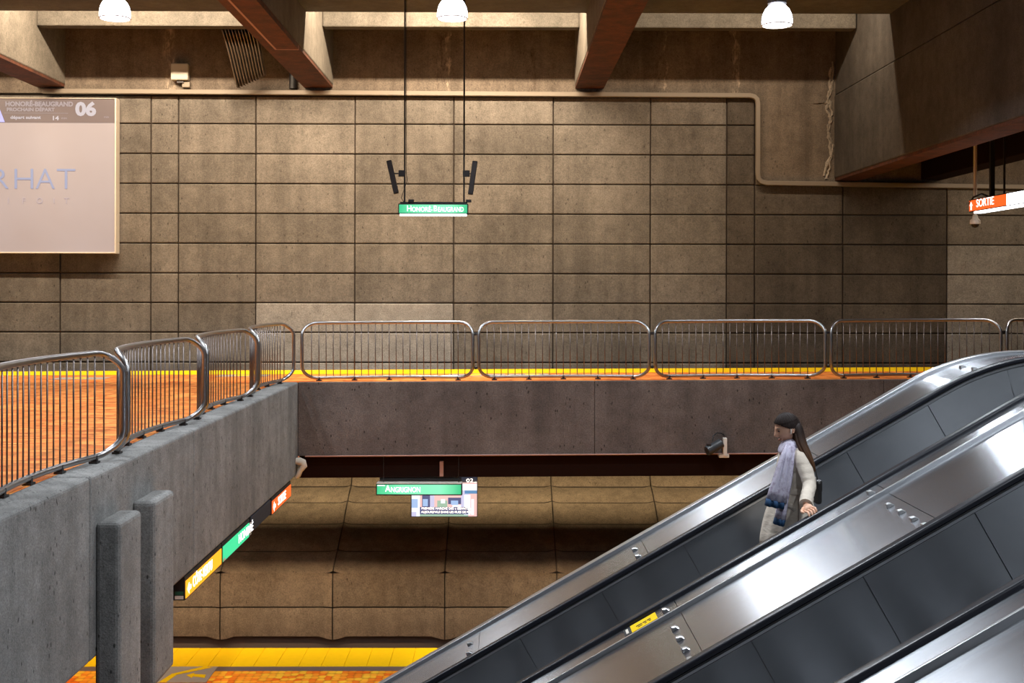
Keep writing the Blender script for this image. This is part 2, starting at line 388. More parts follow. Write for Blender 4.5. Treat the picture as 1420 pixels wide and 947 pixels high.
for a, b, lab in ((-20, -11.0, 'outermost cross beam left of the projection screen'), (-10.3, -4.70, 'lit cross beam above the corrugated sheet'), (-4.0, 1.69, 'lit cross beam behind the middle pendant lamp'), (2.39, 7.84, 'lit cross beam behind the right pendant lamp')):
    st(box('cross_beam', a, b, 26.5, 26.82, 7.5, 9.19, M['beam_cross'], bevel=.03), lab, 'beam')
bh = thing('bulkhead', 'massive dark concrete bulkhead hanging at the upper right', 'beam', (7.84, 28.3, 4.31), kind='structure')
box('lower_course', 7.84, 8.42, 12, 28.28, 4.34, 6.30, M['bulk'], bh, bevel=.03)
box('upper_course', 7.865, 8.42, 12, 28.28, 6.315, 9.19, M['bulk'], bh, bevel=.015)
box('soffit_plate', 7.86, 8.40, 12, 28.26, 4.28, 4.345, M['rust'], bh)
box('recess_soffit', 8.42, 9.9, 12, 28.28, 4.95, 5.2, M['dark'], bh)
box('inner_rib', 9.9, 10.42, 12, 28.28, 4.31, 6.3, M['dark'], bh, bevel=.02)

# ------------------------------------------------------------------ upper platform edge (fascia), far side of the opening
fa = thing('wall_platform_fascia', 'brown stained concrete edge beam under the far guard rails', 'wall', (-3.74, 21.9, 0), kind='structure')
for a, b in ((-3.74, 1.69), (1.69, 7.0), (7.0, 16)):
    slopebox('fascia_block', a+.003, b-.003, 21.9, 22.25, -1.35, -.004, M['fascia'], fa, bevel=.012)
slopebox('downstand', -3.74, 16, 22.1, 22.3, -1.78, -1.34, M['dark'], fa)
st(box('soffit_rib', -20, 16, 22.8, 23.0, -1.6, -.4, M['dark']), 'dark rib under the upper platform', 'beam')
V, Fc = tubevf([(-3.6, 21.88, -1.352+tz(-3.6)), (3, 21.88, -1.345+tz(3)), (12, 21.88, -1.345+tz(12))], .014, 8)
tag(mk('conduit', V, Fc, M['rust_conduit'], None, auto=.9), 'thin pinkish conduit along the bottom edge of the fascia', 'conduit')
tag(box('bracket', PX(613, 0, 22.08).x-.035, PX(613, 0, 22.08).x+.035, 22.02, 22.1, -1.74, -1.46, M['rust_conduit'], bevel=.008), 'short rusty bracket above the lower green sign', 'bracket')
lag = thing('lagged_pipe', 'short beige lagged pipe bend at the corner under the mezzanine beam', 'pipe', (-3.7, 21.7, -1.5))
tube('elbow', [(-3.78, 21.75, -1.42), (-3.68, 21.75, -1.42), (-3.62, 21.75, -1.45), (-3.60, 21.75, -1.50), (-3.66, 21.75, -1.58)], [.06, .07, .075, .065, .05], M['foam'], lag, 12)
tube('tail', [(-3.66, 21.75, -1.57), (-3.70, 21.75, -1.68), (-3.74, 21.75, -1.72)], [.05, .045, .03], M['foam'], lag, 12)

# ------------------------------------------------------------------ left mezzanine edge beam and its two pilasters
eb = thing('wall_mezzanine_edge', 'grey pitted concrete edge beam carrying the left guard rails', 'wall', (-3.74, 8, -1.69), kind='structure')
for a, b in ((-8, 10.9), (10.9, 14.55), (14.55, 21.97)):
    box('edge_block', -4.12, -3.74, a+.002, b-.002, -1.69, 0, M['gray'], eb, bevel=.035, seg=3)
for (ya, yb), lab in (((11.04, 11.70), 'nearer of the two grey concrete pilasters on the mezzanine edge'), ((12.14, 12.86), 'farther of the two grey concrete pilasters, with a chipped cap')):
    st(box('pilaster', -3.75, -3.51, ya, yb, -2.33, -.44, M['gray'], bevel=.05, seg=3), lab, 'pilaster')

# ------------------------------------------------------------------ guard rails
def make_rail(width, label):
    t = thing('guard_rail', label, 'railing', (0, 0, 0), 'tubular guard rail panels around the opening')
    h0, h1, r, cb, sag = .06, 1.075, .22, .13, .20      # each panel bows away from the opening, its ends return to the edge
    def yo(x): return 4*sag*(x/width)*(1-x/width)
    def corner(th, end, up):
        x = .24*(1-math.cos(th)); z = r*(1-math.sin(th))
        return (width-x if end else x, cb*math.sin(th)**2+yo(x), h1-z if up else h0+z)
    T = [math.radians(a) for a in (0, 15, 30, 45, 60, 75, 90)]
    pts = [corner(a, 0, 1) for a in T]+[(width*u/10, cb+yo(width*u/10), h1) for u in range(1, 10)]+[corner(a, 1, 1) for a in T[::-1]]
    pts += [corner(a, 1, 0) for a in T]+[(width*u/10, cb+yo(width*u/10), h0) for u in range(9, 0, -1)]+[corner(a, 0, 0) for a in T[::-1]]
    tube('frame', pts, .031, M['rail'], t, 10, closed=True)
    n = 23; me = None
    for i in range(n):
        x = .15+(width-.30)*i/(n-1); xe = min(x, width-x)
        th = math.acos(max(0, 1-xe/.24)) if xe < .24 else math.pi/2
        y = cb*math.sin(th)**2+yo(x)
        if me is None:
            b = tube('bar', [(0, 0, h0), (0, 0, h1-.012)], .0085, M['bar'], t, 6); me = b
        else:
            b = me.copy(); COL.objects.link(b); b.parent = t
        b.location.x = x; b.location.y = y
    cl = None
    for i in range(5):
        x = .28+(width-.56)*i/4
        if cl is None:
            V, Fc = join([boxvf(-.05, .05, -.04, .04, 0, .02), boxvf(-.02, .02, -.03, .03, .018, .075)])
            cl = mk('foot_clamp', V, Fc, M['clamp'], t)
            b = cl
        else: b = cl.copy(); COL.objects.link(b); b.parent = t
        b.location.x = x; b.location.y = cb+yo(x)
    for z in (.24, .86):
        V, Fc = boxvf(width+.026, width+.079, -.018, .018, z-.025, z+.025)
        mk('coupling', V, Fc, M['clamp'], t, bevel=.008, seg=1)
    return t
proto = make_rail(3.13, 'far guard rail panel nearest the left corner of the opening')
fx = [-3.67, -.43, 2.81, 6.05, 9.29]
flab = ['far guard rail panel nearest the left corner of the opening', 'far guard rail panel below the hanging green sign, second from the corner', 'far guard rail panel above the security camera, third from the corner', 'far guard rail panel partly behind the escalator top', 'far guard rail panel cut by the right picture edge']
rails = []
for i, x in enumerate(fx):
    o = proto if i == 0 else copy_tree(proto, (0, 0, 0))
    o.location = (x, 21.97, tz(x)); o.rotation_euler = (0, -TILT, 0); o['label'] = flab[i]; rails.append(o)
llab = ['mezzanine guard rail panel at the far corner, fourth from the picture edge', 'mezzanine guard rail panel third from the left picture edge', 'mezzanine guard rail panel second from the left picture edge', 'nearest mezzanine guard rail panel, cut by the left picture edge']
for i, y in enumerate((21.82, 18.56, 15.30, 12.04)):
    o = copy_tree(proto, (-3.80, y-3.13, 0), math.pi/2); o.rotation_euler = (0, 0, math.pi/2); o['label'] = llab[i]

# ------------------------------------------------------------------ cable duct, box, corrugated sheet on the upper wall
dpts = []
Yd = WY-.11
duct_px = [(60, 128.5), (1040, 131.5), (1046, 133), (1050, 137), (1051, 143), (1051, 240), (1052, 247), (1056, 251), (1063, 253), (1440, 257.5), (1560, 259)]
dv = []
for i, (x, y) in enumerate(duct_px):
    p = PX(x, y, Yd)
    a = Vector(duct_px[max(i-1, 0)]); b = Vector(duct_px[min(i+1, len(duct_px)-1)]); t = (b-a).normalized()
    n = Vector((t.y, t.x))   # in (x, z up) space: tangent (t.x,-t.y)
    w = .055
    for sy in (-.055, .05):
        for s in (-1, 1):
            dv.append((p.x+n.x*w*s, Yd+sy, p.z+n.y*w*s))
df = []
for i in range(len(duct_px)-1):
    a, b = 4*i, 4*(i+1)
    df += [(a, a+1, b+1, b), (a+2, b+2, b+3, a+3), (a, b, b+2, a+2), (a+1, a+3, b+3, b+1)]
df += [(0, 2, 3, 1), (4*len(duct_px)-4, 4*len(duct_px)-3, 4*len(duct_px)-1, 4*len(duct_px)-2)]
tag(mk('cable_duct', dv, df, M['duct'], None, bevel=.012, seg=1), 'long beige cable duct running along the upper wall and dropping at the right', 'duct')
jb = thing('junction_box', 'small beige junction box on the wall above the duct', 'box', tuple(PX(250, 115, WY-.1)))
a, b = PX(238, 90, WY-.15), PX(262, 113, WY-.15)
box('housing', a.x, b.x, WY-.22, WY-.02, b.z, a.z, M['box_grey'], jb, bevel=.025)
box('gland', a.x+.13, b.x-.12, WY-.16, WY-.06, b.z-.06, b.z+.01, M['clamp'], jb)
box('duct_joint', a.x+.24, b.x+.02, WY-.13, WY-.03, b.z-.16, b.z-.02, M['duct'], jb, bevel=.02)
def corrugated():
    c = [PX(307, 41.5, 26.9), PX(356, 41.5, 26.9), PX(370, 105, 27.75), PX(330, 118, 27.75)]
    nx, nz = 121, 10; V = []; Fc = []
    for j in range(nz):
        v = j/(nz-1)
        for i in range(nx):
            u = i/(nx-1); p = (c[0]*(1-u)+c[1]*u)*(1-v)+(c[3]*(1-u)+c[2]*u)*v
            s = math.sin(u*11*2*math.pi)
            V.append((p.x+.01*math.sin(v*5), p.y-.085*s, p.z-.10*v*(1-u)))
    for j in range(nz-1):
        for i in range(nx-1): Fc.append((j*nx+i, j*nx+i+1, (j+1)*nx+i+1, (j+1)*nx+i))
    o = mk('corrugated_sheet', V, Fc, M['corr'], None, smooth=True)
    md = o.modifiers.new('thick', 'SOLIDIFY'); md.thickness = .006
    return tag(o, 'bent corrugated metal sheet hanging under the cross beam by the left rusty beam', 'metal sheet')
M['corr'] = plain('old_galvanised_sheet', (.20, .16, .13), .35, .7, var=.4)
corrugated()
tag(tube('drop_pipe', [PX(406, 92, WY-.12), PX(406, 124, WY-.12)], .09, M['black'], None, 12), 'short dark pipe stub on the wall beneath the left rusty beam', 'pipe')

# ------------------------------------------------------------------ projection screen
sc = thing('projection_screen', 'large pale projection screen on the wall at far left showing train times', 'screen', tuple(PX(-20, 352, 28.0)))
a, b = PX(-218, 139, 28.0), PX(161, 351, 28.0)
t = NT('projected_screen'); n = t.noise(.9, 2)
t.set(Base_Color=(.20, .185, .185), Roughness=.6, Emission_Color=t.mix((.55, .42, .42), (.66, .55, .58), n), Emission_Strength=.44); M['screen'] = t.m
M['screen_band'] = emit('projected_header', (.34, .27, .28), .22, (.12, .10, .10))
M['proj_text'] = emit('projected_white', (.70, .68, .80), .55, (.15, .15, .16))
M['proj_dim'] = emit('projected_grey', (.55, .50, .56), .46, (.12, .11, .12))
M['proj_blue'] = emit('projected_blue', (.45, .53, .85), .50, (.12, .13, .16))
M['proj_faint'] = emit('projected_faint', (.62, .52, .60), .50, (.20, .185, .19))
M['proj_logo'] = emit('projected_logo', (.16, .20, .75), .6, (.3, .35, .7))
box('panel', a.x, b.x, 28.0, 28.22, b.z, a.z, M['screen'], sc)
for nm, x0, x1, z0, z1 in (('frame', b.x-.01, b.x+.025, b.z-.03, a.z+.02), ('frame', a.x, b.x, b.z-.03, b.z), ('frame', a.x, b.x, a.z, a.z+.02)):
    box(nm, x0, x1, 27.97, 28.24, z0, z1, M['white'], sc, bevel=.006, seg=1)
hb = PX(0, 172, 28.0)
box('header_band', a.x, b.x-.012, 27.992, 28.0, hb.z, a.z, M['screen_band'], sc)
def stext(s, x, y, hpx, mat, sx=1, bold=.0, space=1.0, name='lettering', Y=27.990, al='LEFT'):
    p = PX(x, y, Y); return text(name, s, hpx/.7*Y/F, p, R_FRONT, mat, sc, sx, bold, al, .001, space)
stext('HONORÉ-BEAUGRAND', 9, 151, 6.2, M['proj_dim'], 1.0, .006)
stext('PROCHAIN DÉPART', 11, 157.5, 4.6, M['proj_dim'], 1.12, .004)
stext('départ suivant', 16, 168, 4.2, M['proj_text'], 1.22, .003)
stext('14', 73, 170, 5.6, M['proj_text'], 1.25, .004)
stext('min', 86, 168, 3.2, M['proj_dim'], 1.2, .0)
stext('06', 106, 166.5, 17.5, M['proj_text'], 1.12, .02)
stext('min', 145, 166, 2.8, M['proj_dim'], 1.2, .0)
box('rule', PX(8, 0, 28).x, PX(96, 0, 28).x, 27.988, 27.991, PX(0, 159.3, 28).z, PX(0, 158.9, 28).z, M['proj_dim'], sc)
p = [PX(-6, 171.5, 27.988), PX(8.5, 171.5, 27.988), PX(-1, 147, 27.988), PX(-6, 147, 27.988)]
mk('logo_mark', [(v.x, v.y-d, v.z) for d in (0, .002) for v in p], [(0, 1, 2, 3), (4, 5, 6, 7), (0, 1, 5, 4), (1, 2, 6, 5), (2, 3, 7, 6), (3, 0, 4, 7)], M['proj_logo'], sc)
for s, x in (('R', -13), ('H', 18), ('A', 50.5), ('T', 79)):
    stext(s, x, 272, 29, M['proj_blue'], 1.12 if s != 'A' else 1.0, -.008)
for s, x in (('I', 12), ('F', 32), ('O', 52), ('I', 75), ('T', 90)):
    stext(s, x, 286, 8, M['proj_faint'], 1.0, .0)

# ------------------------------------------------------------------ pendant lamps
M['lampglass'] = emit('lit_lamp_dome', (.86, .91, 1), LAMP_EMIT)
M['lamphouse'] = plain('lamp_ballast_housing', (.30, .30, .31), .4, .6)
def lamp(loc, label, group=None):
    t = thing('pendant_lamp', label, 'lamp', loc, group)
    x, y, z = loc
    lathe('dome', [(.215, 0), (.234, .015), (.237, .07), (.232, .13), (.216, .19), (.187, .25), (.14, .30), (.10, .325)], loc, M['lampglass'], t, 28)
    tube('rim', [(x+.233*math.cos(q*math.pi/14), y+.233*math.sin(q*math.pi/14), z+.004) for q in range(28)], .010, M['white'], t, 6, closed=True)
    lathe('housing', [(.13, .315), (.15, .34), (.14, .55), (.09, .62), (.03, .64)], loc, M['lamphouse'], t, 20)
    l = bpy.data.lights.new('lamp_bulb', 'AREA'); l.shape = 'DISK'; l.size = .40; l.energy = LAMP_W; l.color = COOL; l.spread = math.radians(146)
    lo = bpy.data.objects.new('lamp_bulb', l); COL.objects.link(lo); lo.parent = t; lo.location = (0, 0, -.02)
    tube('stem', [(x, y, z+.62), (x, y, 7.32)], .015, M['black'], t, 8)
    return t
LYp = 18.7
for x, y, lab in ((160, 28, 'glowing pendant lamp at the upper left, above the projection screen'), (626.5, 26.5, 'glowing pendant lamp at the top middle, above the hanging green sign'), (1077.5, 34, 'glowing pendant lamp at the upper right, left of the bulkhead')):
    p = PX(x, y, LYp); lamp(tuple(p), lab, 'dome pendant lamps under the ceiling')
for x, y, lab in ((-11.3, 18.7, 'dome pendant lamp left of the picture edge, beyond the projection screen'), (-11.3, 13.2, 'dome pendant lamp over the middle of the mezzanine floor'), (-6.05, 13.2, 'dome pendant lamp over the mezzanine edge, above the picture'),
                  (-.8, 13.2, 'dome pendant lamp over the opening, above the picture'), (4.3, 13.2, 'dome pendant lamp behind the escalators, above the picture'), (4.3, 7.7, 'dome pendant lamp over the escalators, above the picture'), (-.3, 9.2, 'added dome lamp left of the escalators, lighting the woman'), (3.2, 2.0, 'dome pendant lamp nearest the viewpoint, above the picture'), (8.4, 2.0, 'dome pendant lamp over the landing, right of the viewpoint')):  # the lamp left of the escalators is added to light the woman's face
    lamp((x, y, 6.1), lab, 'dome pendant lamps under the ceiling')

# ------------------------------------------------------------------ hanging signs
M['green'] = emit('lit_green_face', (.05, .62, .28), 1.15, (.02, .35, .15))
M['green_pale'] = emit('lit_pale_green_face', (.32, .82, .50), 1.0, (.1, .5, .25))
M['tubewhite'] = emit('lit_white_tube', (.95, .97, 1), 5.0)
M['signwhite'] = emit('lit_white_letters', (1, 1, 1), 1.8)
M['amber'] = emit('lit_amber_face', (1, .40, .02), 1.3, (.6, .2, .01))
M['redorange'] = emit('lit_orange_face', (.95, .13, .02), 1.1, (.6, .08, .01))
def green_face():
    t = NT('lit_green_gradient'); sep = t.n.new('ShaderNodeSeparateXYZ'); tc = t.n.new('ShaderNodeTexCoord')
    t.link(tc.outputs['Generated'], sep.inputs[0])
    c = t.ramp(sep.outputs[0], [(0, (.03, .45, .20)), (.3, (.22, .80, .46)), (.75, (.28, .85, .52)), (1, (.02, .40, .17))])
    t.set(Base_Color=(.05, .4, .2), Emission_Color=c, Emission_Strength=1.0, Roughness=.4); return t.m
M['green_grad'] = green_face()
SY = 22.5
area('sign_tube_light', (-1.29, 22.58, 3.03), (0.35, 0, 0), 1.2, .1, 85, (.88, .95, 1))
a, b = PX(552, 284, SY), PX(649, 299, SY)
g = thing('hanging_sign', 'lit green destination sign hanging high in front of the far wall', 'sign', ((a.x+b.x)/2, SY, b.z))
box('housing', a.x, b.x, SY, SY+.16, b.z+.02, a.z+.02, M['black'], g, bevel=.008)
box('face', a.x+.018, b.x-.018, SY-.006, SY+.01, b.z+.045, a.z+.0, M['green_grad'], g)
box('light_tube', a.x+.03, b.x-.03, SY-.004, SY+.14, b.z-.005, b.z+.028, M['tubewhite'], g, bevel=.006)
text('lettering', 'H', .155, (a.x+.16, SY-.008, b.z+.048), R_FRONT, M['signwhite'], g, .85, .0)
text('lettering', 'ONORÉ-', .125, (a.x+.255, SY-.008, b.z+.048), R_FRONT, M['signwhite'], g, .82, .0)
text('lettering', 'B', .155, (a.x+.66, SY-.008, b.z+.048), R_FRONT, M['signwhite'], g, .85, .0)
text('lettering', 'EAUGRAND', .125, (a.x+.745, SY-.008, b.z+.048), R_FRONT, M['signwhite'], g, .72, .0)
box('top_bar', a.x+.03, b.x-.02, SY+.05, SY+.12, a.z+.02, a.z+.055, M['black'], g)
for px, py0, w in ((560.5, 255, .16), (643.5, 270, .10)):
    q = PX(px+9 if px < 600 else px+6, 283, SY)
    box('ballast', q.x-.05, q.x+.05, SY+.03, SY+.14, a.z+.05, a.z+.10, M['black'], g)
for px in (560.5, 643):
    q = PX(px, 283, SY)
    tube('hanger_rod', [(q.x, SY+.08, a.z+.04), (q.x, SY+.08, 7.32)], .016, M['black'], g, 8)
q = PX(560.5, 283, SY)
tube('cable', [(q.x+.03, SY+.07, 3.9), (q.x+.05, SY+.07, 3.75), (q.x-.02, SY+.06, 3.55), (q.x-.06, SY+.06, 3.42), (q.x-.02, SY+.07, a.z+.06), (q.x, SY+.08, a.z+.03)], .007, M['black'], g, 6)
tube('cable', [(q.x+.03, SY+.07, 7.2), (q.x+.03, SY+.07, 3.9)], .006, M['black'], g, 6)
for px, lx0, ly0, lx1, ly1, lab in ((560.5, 539, 223, 549.5, 269, 'slim black column loudspeaker on the left hanger of the upper green sign'), (643, 658.5, 223.5, 652, 270, 'slim black column loudspeaker on the right hanger of the upper green sign')):
    p0, p1 = PX(lx0, ly0, SY+.08), PX(lx1, ly1, SY+.08); ax = (p1-p0); L = ax.length; c = (p0+p1)/2
    t = thing('column_speaker', lab, 'speaker', tuple(c), 'loudspeakers on the sign hangers')
    M3 = Matrix.Rotation(math.atan2(ax.x, -ax.z), 3, 'Y')
    V, Fc = boxvf(-.048, .048, -.05, .05, -L/2, L/2)
    mk('cabinet', [c+M3.inverted() @ Vector(v) for v in V], Fc, M['black'], t, bevel=.012)
    V, Fc = boxvf(-.04, .04, -.056, -.049, -L/2+.03, L/2-.03)
    mk('grille', [c+M3.inverted() @ Vector(v) for v in V], Fc, M['clamp'], t)
    q = PX(px, 241, SY+.08); s = -1 if px < 600 else 1
    box('bracket', min(q.x-.02*s, q.x+.11*s), max(q.x-.02*s, q.x+.11*s), SY+.05, SY+.11, q.z-.06, q.z+.06, M['black'], t, bevel=.006)
    box('bracket_arm', min(q.x+.1*s, c.x), max(q.x+.1*s, c.x), SY+.07, SY+.09, q.z-.012, q.z+.012, M['black'], t)
# lower green sign
AY = 21.93
a, b = PX(522, 671, AY), PX(641.5, 687, AY)
g = thing('hanging_sign', 'lit green destination sign below the fascia, in front of the video display', 'sign', ((a.x+b.x)/2, AY, b.z))
box('housing', a.x, b.x, AY, AY+.15, b.z, a.z, M['black'], g, bevel=.006)
box('face', a.x+.02, b.x-.02, AY-.006, AY+.01, b.z+.022, a.z-.015, M['green_grad'], g)
text('lettering', 'A', .17, (a.x+.17, AY-.008, b.z+.034), R_FRONT, M['signwhite'], g, .85, .0)
text('lettering', 'NGRIGNON', .135, (a.x+.27, AY-.008, b.z+.034), R_FRONT, M['signwhite'], g, .74, .0)
box('small_print', a.x+.03, a.x+.16, AY-.008, AY-.004, a.z-.037, a.z-.025, M['signwhite'], g)
box('top_plate', a.x+.01, b.x-.01, AY+.004, AY+.3, a.z, a.z+.012, M['white'], g)
box('back_upstand', a.x+.04, b.x-.05, AY+.27, AY+.3, a.z+.01, a.z+.09, M['white'], g)
box('top_bar', a.x+.05, b.x-.02, AY+.20, AY+.25, a.z+.03, a.z+.075, M['black'], g)
for px in (532.5, 636.5):
    q = PX(px, 640, AY+.1); tube('hanger_rod', [(q.x, AY+.1, a.z), (q.x, AY+.1, -1.35)], .006, M['clamp'], g, 6)
# video display behind it
TY = 23.2
a, b = PX(570, 660, TY), PX(663, 717, TY)
tv = thing('video_display', 'bright wall-size video display hanging behind the lower green sign', 'display', ((a.x+b.x)/2, TY, b.z))
box('housing', a.x, b.x, TY, TY+.10, b.z, a.z, M['black'], tv, bevel=.006)
for x in (a.x+.3, b.x-.3): tube('hanger_rod', [(x, TY+.05, a.z), (x, TY+.05, -.4)], .02, M['black'], tv, 8)
cols = {'w': (.85, .90, 1), 'pk': (.85, .52, .50), 'nv': (.03, .06, .20), 'bl': (.03, .22, .48), 'lb': (.32, .50, .80), 'gr': (.30, .48, .36), 'dk': (.02, .03, .05), 'lv': (.55, .55, .78), 'cy': (.5, .85, .95)}
keys = list(cols); TM = [emit('video_'+kk, cols[kk], 1.1, (.02, .02, .02)) for kk in keys]
V, Fc, mi = [], [], []
def vq(x0, y0, x1, y1, key, lay):
    p, r = PX(x0, y0, TY), PX(x1, y1, TY); n = len(V); yy = TY-.002-.0015*lay
    V.extend([(p.x, yy, r.z), (r.x, yy, r.z), (r.x, yy, p.z), (p.x, yy, p.z)]); Fc.append((n, n+1, n+2, n+3)); mi.append(keys.index(key))
for q in ((571.5, 660.5, 662, 716, 'pk', 0), (571.5, 660.5, 662, 669, 'dk', 1), (640, 671, 662, 680, 'w', 1), (571.5, 686, 583, 716, 'w', 1), (571.5, 692, 580, 704, 'lb', 2), (571.5, 710, 578, 716, 'lv', 2),
          (586, 686, 601, 703, 'nv', 1), (587, 692, 594, 702, 'lb', 2), (597, 687, 603, 703, 'lv', 2), (607, 694, 621, 704, 'gr', 1), (612, 692, 618, 698, 'w', 2), (622, 690, 640, 699, 'nv', 1), (626, 694, 636, 700, 'lb', 2),
          (640, 680, 651, 706, 'lv', 1), (644, 686, 653, 714, 'w', 2), (645, 680, 662, 684.5, 'bl', 3), (654, 692, 658, 714, 'w', 1), (583, 703, 650, 713, 'nv', 3), (583, 713, 650, 716, 'gr', 1), (628, 700, 640, 703, 'w', 3)):
    vq(*q)
o = mk('picture', V, Fc, TM, tv)
for p_, m_ in zip(o.data.polygons, mi): p_.material_index = m_
M['vwhite'] = emit('video_white_text', (1, 1, 1), 1.5)
for s, x, y, h, sx in (('PREMIÈRE MARCHE DES « GÉANTS »', 585, 707.4, 3.0, 1.0), ("AUJOURD'HUI DANS LES RUES DE MTL.", 584.5, 712.3, 3.0, .96), ('02', 647, 670.2, 5.2, 1.35), ('min', 657.5, 670, 2.0, 1.0)):
    text('lettering', s, h/.7*TY/F, PX(x, y, TY-.012), R_FRONT, M['vwhite'], tv, sx, 0, 'LEFT', .001)
# lit signs under the mezzanine beam, facing the opening
LX = -3.735
def yat(px): return -LX*F/(VX-px)
def leftsign(px0, px1, label, facemat, z0=-1.965, z1=-1.725):
    ya, yb = yat(px0), yat(px1)
    t = thing('lit_sign', label, 'sign', (LX-.07, (ya+yb)/2, z0), 'lit signs under the mezzanine beam')
    box('housing', LX-.14, LX-.004, ya, yb, z0, -1.69, M['black'], t)
    if facemat: box('face', LX-.006, LX+.004, ya+.03, yb-.03, z0+.018, z1-.02, facemat, t)
    return t, ya, yb
t, ya, yb = leftsign(258.5, 309, 'lit amber sign nearest the pilasters under the mezzanine beam', M['amber'])
text('lettering', 'CÔTE-VERTU', .185, (LX+.006, ya+.33, -1.935), R_PLUSX, M['signwhite'], t, .88, .0)
def arrow(parent, pts, mat):
    n = len(pts); mk('arrow', [(x+d, y, z) for d in (0, .003) for x, y, z in pts], [tuple(range(n)), tuple(range(n, 2*n))]+[(i, (i+1) % n, n+(i+1) % n, n+i) for i in range(n)], mat, parent)
def larrow(parent, y, z, s, d=-1):
    arrow(parent, [(LX+.006, y+d*s*u, z+v*s) for u, v in ((1, 0), (.1, .8), (.1, .3), (-.9, .3), (-.9, -.3), (.1, -.3), (.1, -.8))], M['signwhite'])
larrow(t, ya+.17, -1.855, .085)
box('end_label', LX-.12, LX-.02, ya-.006, ya, -1.90, -1.86, plain('green_label', (.02, .10, .06), .5), t)
box('end_label', LX-.12, LX-.02, ya-.006, ya, -1.95, -1.91, M['white'], t)
t, ya, yb = leftsign(310, 347, 'lit green sign between the amber and orange signs under the mezzanine beam', M['green'])
text('lettering', 'HONORÉ', .180, (LX+.006, ya+.95, -1.935), R_PLUSX, M['signwhite'], t, 1.3, .0)
larrow(t, yb-.14, -1.845, .085, 1)
box('end_label', LX-.006, LX+.006, ya+.03, ya+.15, -1.945, -1.91, M['white'], t)
box('end_label', LX-.006, LX+.006, yb+.02, yb+.12, -1.94, -1.76, M['box_grey'], t)
ya, yb = yat(350), yat(377)
tag(box('unlit_sign', LX-.14, LX-.006, ya, yb, -1.93, -1.695, plain('dark_blue_panel', (.02, .022, .035), .5), bevel=.005), 'unlit dark sign box between the green and orange signs under the mezzanine beam', 'sign')
t, ya, yb = leftsign(378, 404.5, 'lit orange exit sign at the far end of the mezzanine beam', M['redorange'])
text('lettering', 'SORTIE', .20, (LX+.006, ya+.52, -1.940), R_PLUSX, M['signwhite'], t, 1.1, .0)
larrow(t, ya+.20, -1.855, .10)
# exit sign at the right
EX = 9.37
def yex(px): return EX*F/(px-VX)
ya, yb = yex(1440), yex(1345.5); zt, zb = EYE+123*yb/F, EYE+107*yb/F
t = thing('exit_sign', 'lit orange and white exit sign hanging at the right picture edge', 'sign', (EX, (ya+yb)/2, zb))
box('housing', EX, EX+.18, ya, yb, zb, zt+.02, M['black'], t, bevel=.006)
ym = yex(1398)
box('face', EX-.006, EX+.006, ym, yb-.02, zb+.02, zt, M['redorange'], t)
box('white_face', EX-.006, EX+.006, ya+.02, ym-.01, zb+.02, zt, M['tubewhite'], t)
box('light_tube', EX-.002, EX+.16, ya+.03, yb-.25, zb-.035, zb+.005, M['tubewhite'], t, bevel=.01)
text('lettering', 'SORTIE', .22, (EX-.008, yex(1356), zb+.035), R_MINX, M['signwhite'], t, 1.2, .0)
yy = yex(1349); zc = (zt+zb)/2
arrow(t, [(EX-.012, yy-.085*u, zc+.085*v) for u, v in ((0, 1), (.8, .1), (.3, .1), (.3, -.9), (-.3, -.9), (-.3, .1), (-.8, .1))], M['signwhite'])
tube('hanger_rod', [(EX+.09, yex(1388), zt), (EX+.09, yex(1388), 5.0)], .022, M['black'], t, 8)
box('hanger_post', EX+.05, EX+.13, yex(1371)-.04, yex(1371)+.04, zt, 5.0, M['black'], t)
tube('cable', [(EX+.08, yex(1368), zt+.02), (EX+.05, yex(1360), zt+.10), (EX+.02, yex(1350), zt+.06), (EX, yex(1346), zt-.06)], .02, M['black'], t, 6)
area('exit_sign_light', (9.45, 22.5, 3.2), (0.3, 0, 0), .12, 2.4, 45, (1, .95, .88))
DY = 24.2
p = PX(1354, 312, DY)
t = thing('dome_camera', 'white dome security camera on a pole beside the exit sign', 'camera', tuple(p))
tube('pole', [(p.x, DY, p.z+.2), (p.x, DY, 4.95)], .035, M['white'], t, 10)
lathe('housing', [(.02, .24), (.05, .22), (.06, .16), (.10, .12), (.105, .05), (.09, .04)], p, M['white'], t, 20)
lathe('dome', [(.08, .045), (.075, .01), (.05, -.02), (.01, -.035)], p, M['clamp'], t, 20)

# ------------------------------------------------------------------ security camera on the fascia
CY = 21.8
t = thing('security_camera', 'dark grey bullet security camera with cable loop on the fascia', 'camera', tuple(PX(1005, 632, CY)))
p = [PX(981, 625, CY-.16), PX(988, 621.5, CY-.12), PX(1001, 614, CY-.06)]
tube('body', [p[0], p[0]+(p[1]-p[0])*.15, p[1], p[2]], [.085, .092, .088, .085], plain('charcoal_camera_shell', (.045, .048, .052), .4), t, 20)
tube('lens', [p[0]-(p[1]-p[0])*.03, p[0]+(p[1]-p[0])*.02], .06, M['black'], t, 16)
box('hood', p[1].x-.10, p[1].x-.03, CY-.20, CY-.10, p[1].z+.06, p[1].z+.085, M['clamp'], t)
a, b = PX(1003, 606.5, CY), PX(1008.3, 631.5, CY)
br = box('mount_post', a.x, b.x, CY-.07, CY+.02, b.z, a.z, M['white'], t, bevel=.006)
box('mount_foot', PX(997.5, 0, CY).x, PX(1011.5, 0, CY).x, CY-.05, CY+.06, PX(0, 634, CY).z, PX(0, 629.5, CY).z, M['white'], t, bevel=.008)
tube('cable', [PX(989, 612, CY-.05), PX(990, 604, CY-.02), PX(995, 600, CY), PX(1001, 600.5, CY+.02), PX(1006, 604, CY+.06)], .011, M['black'], t, 8)

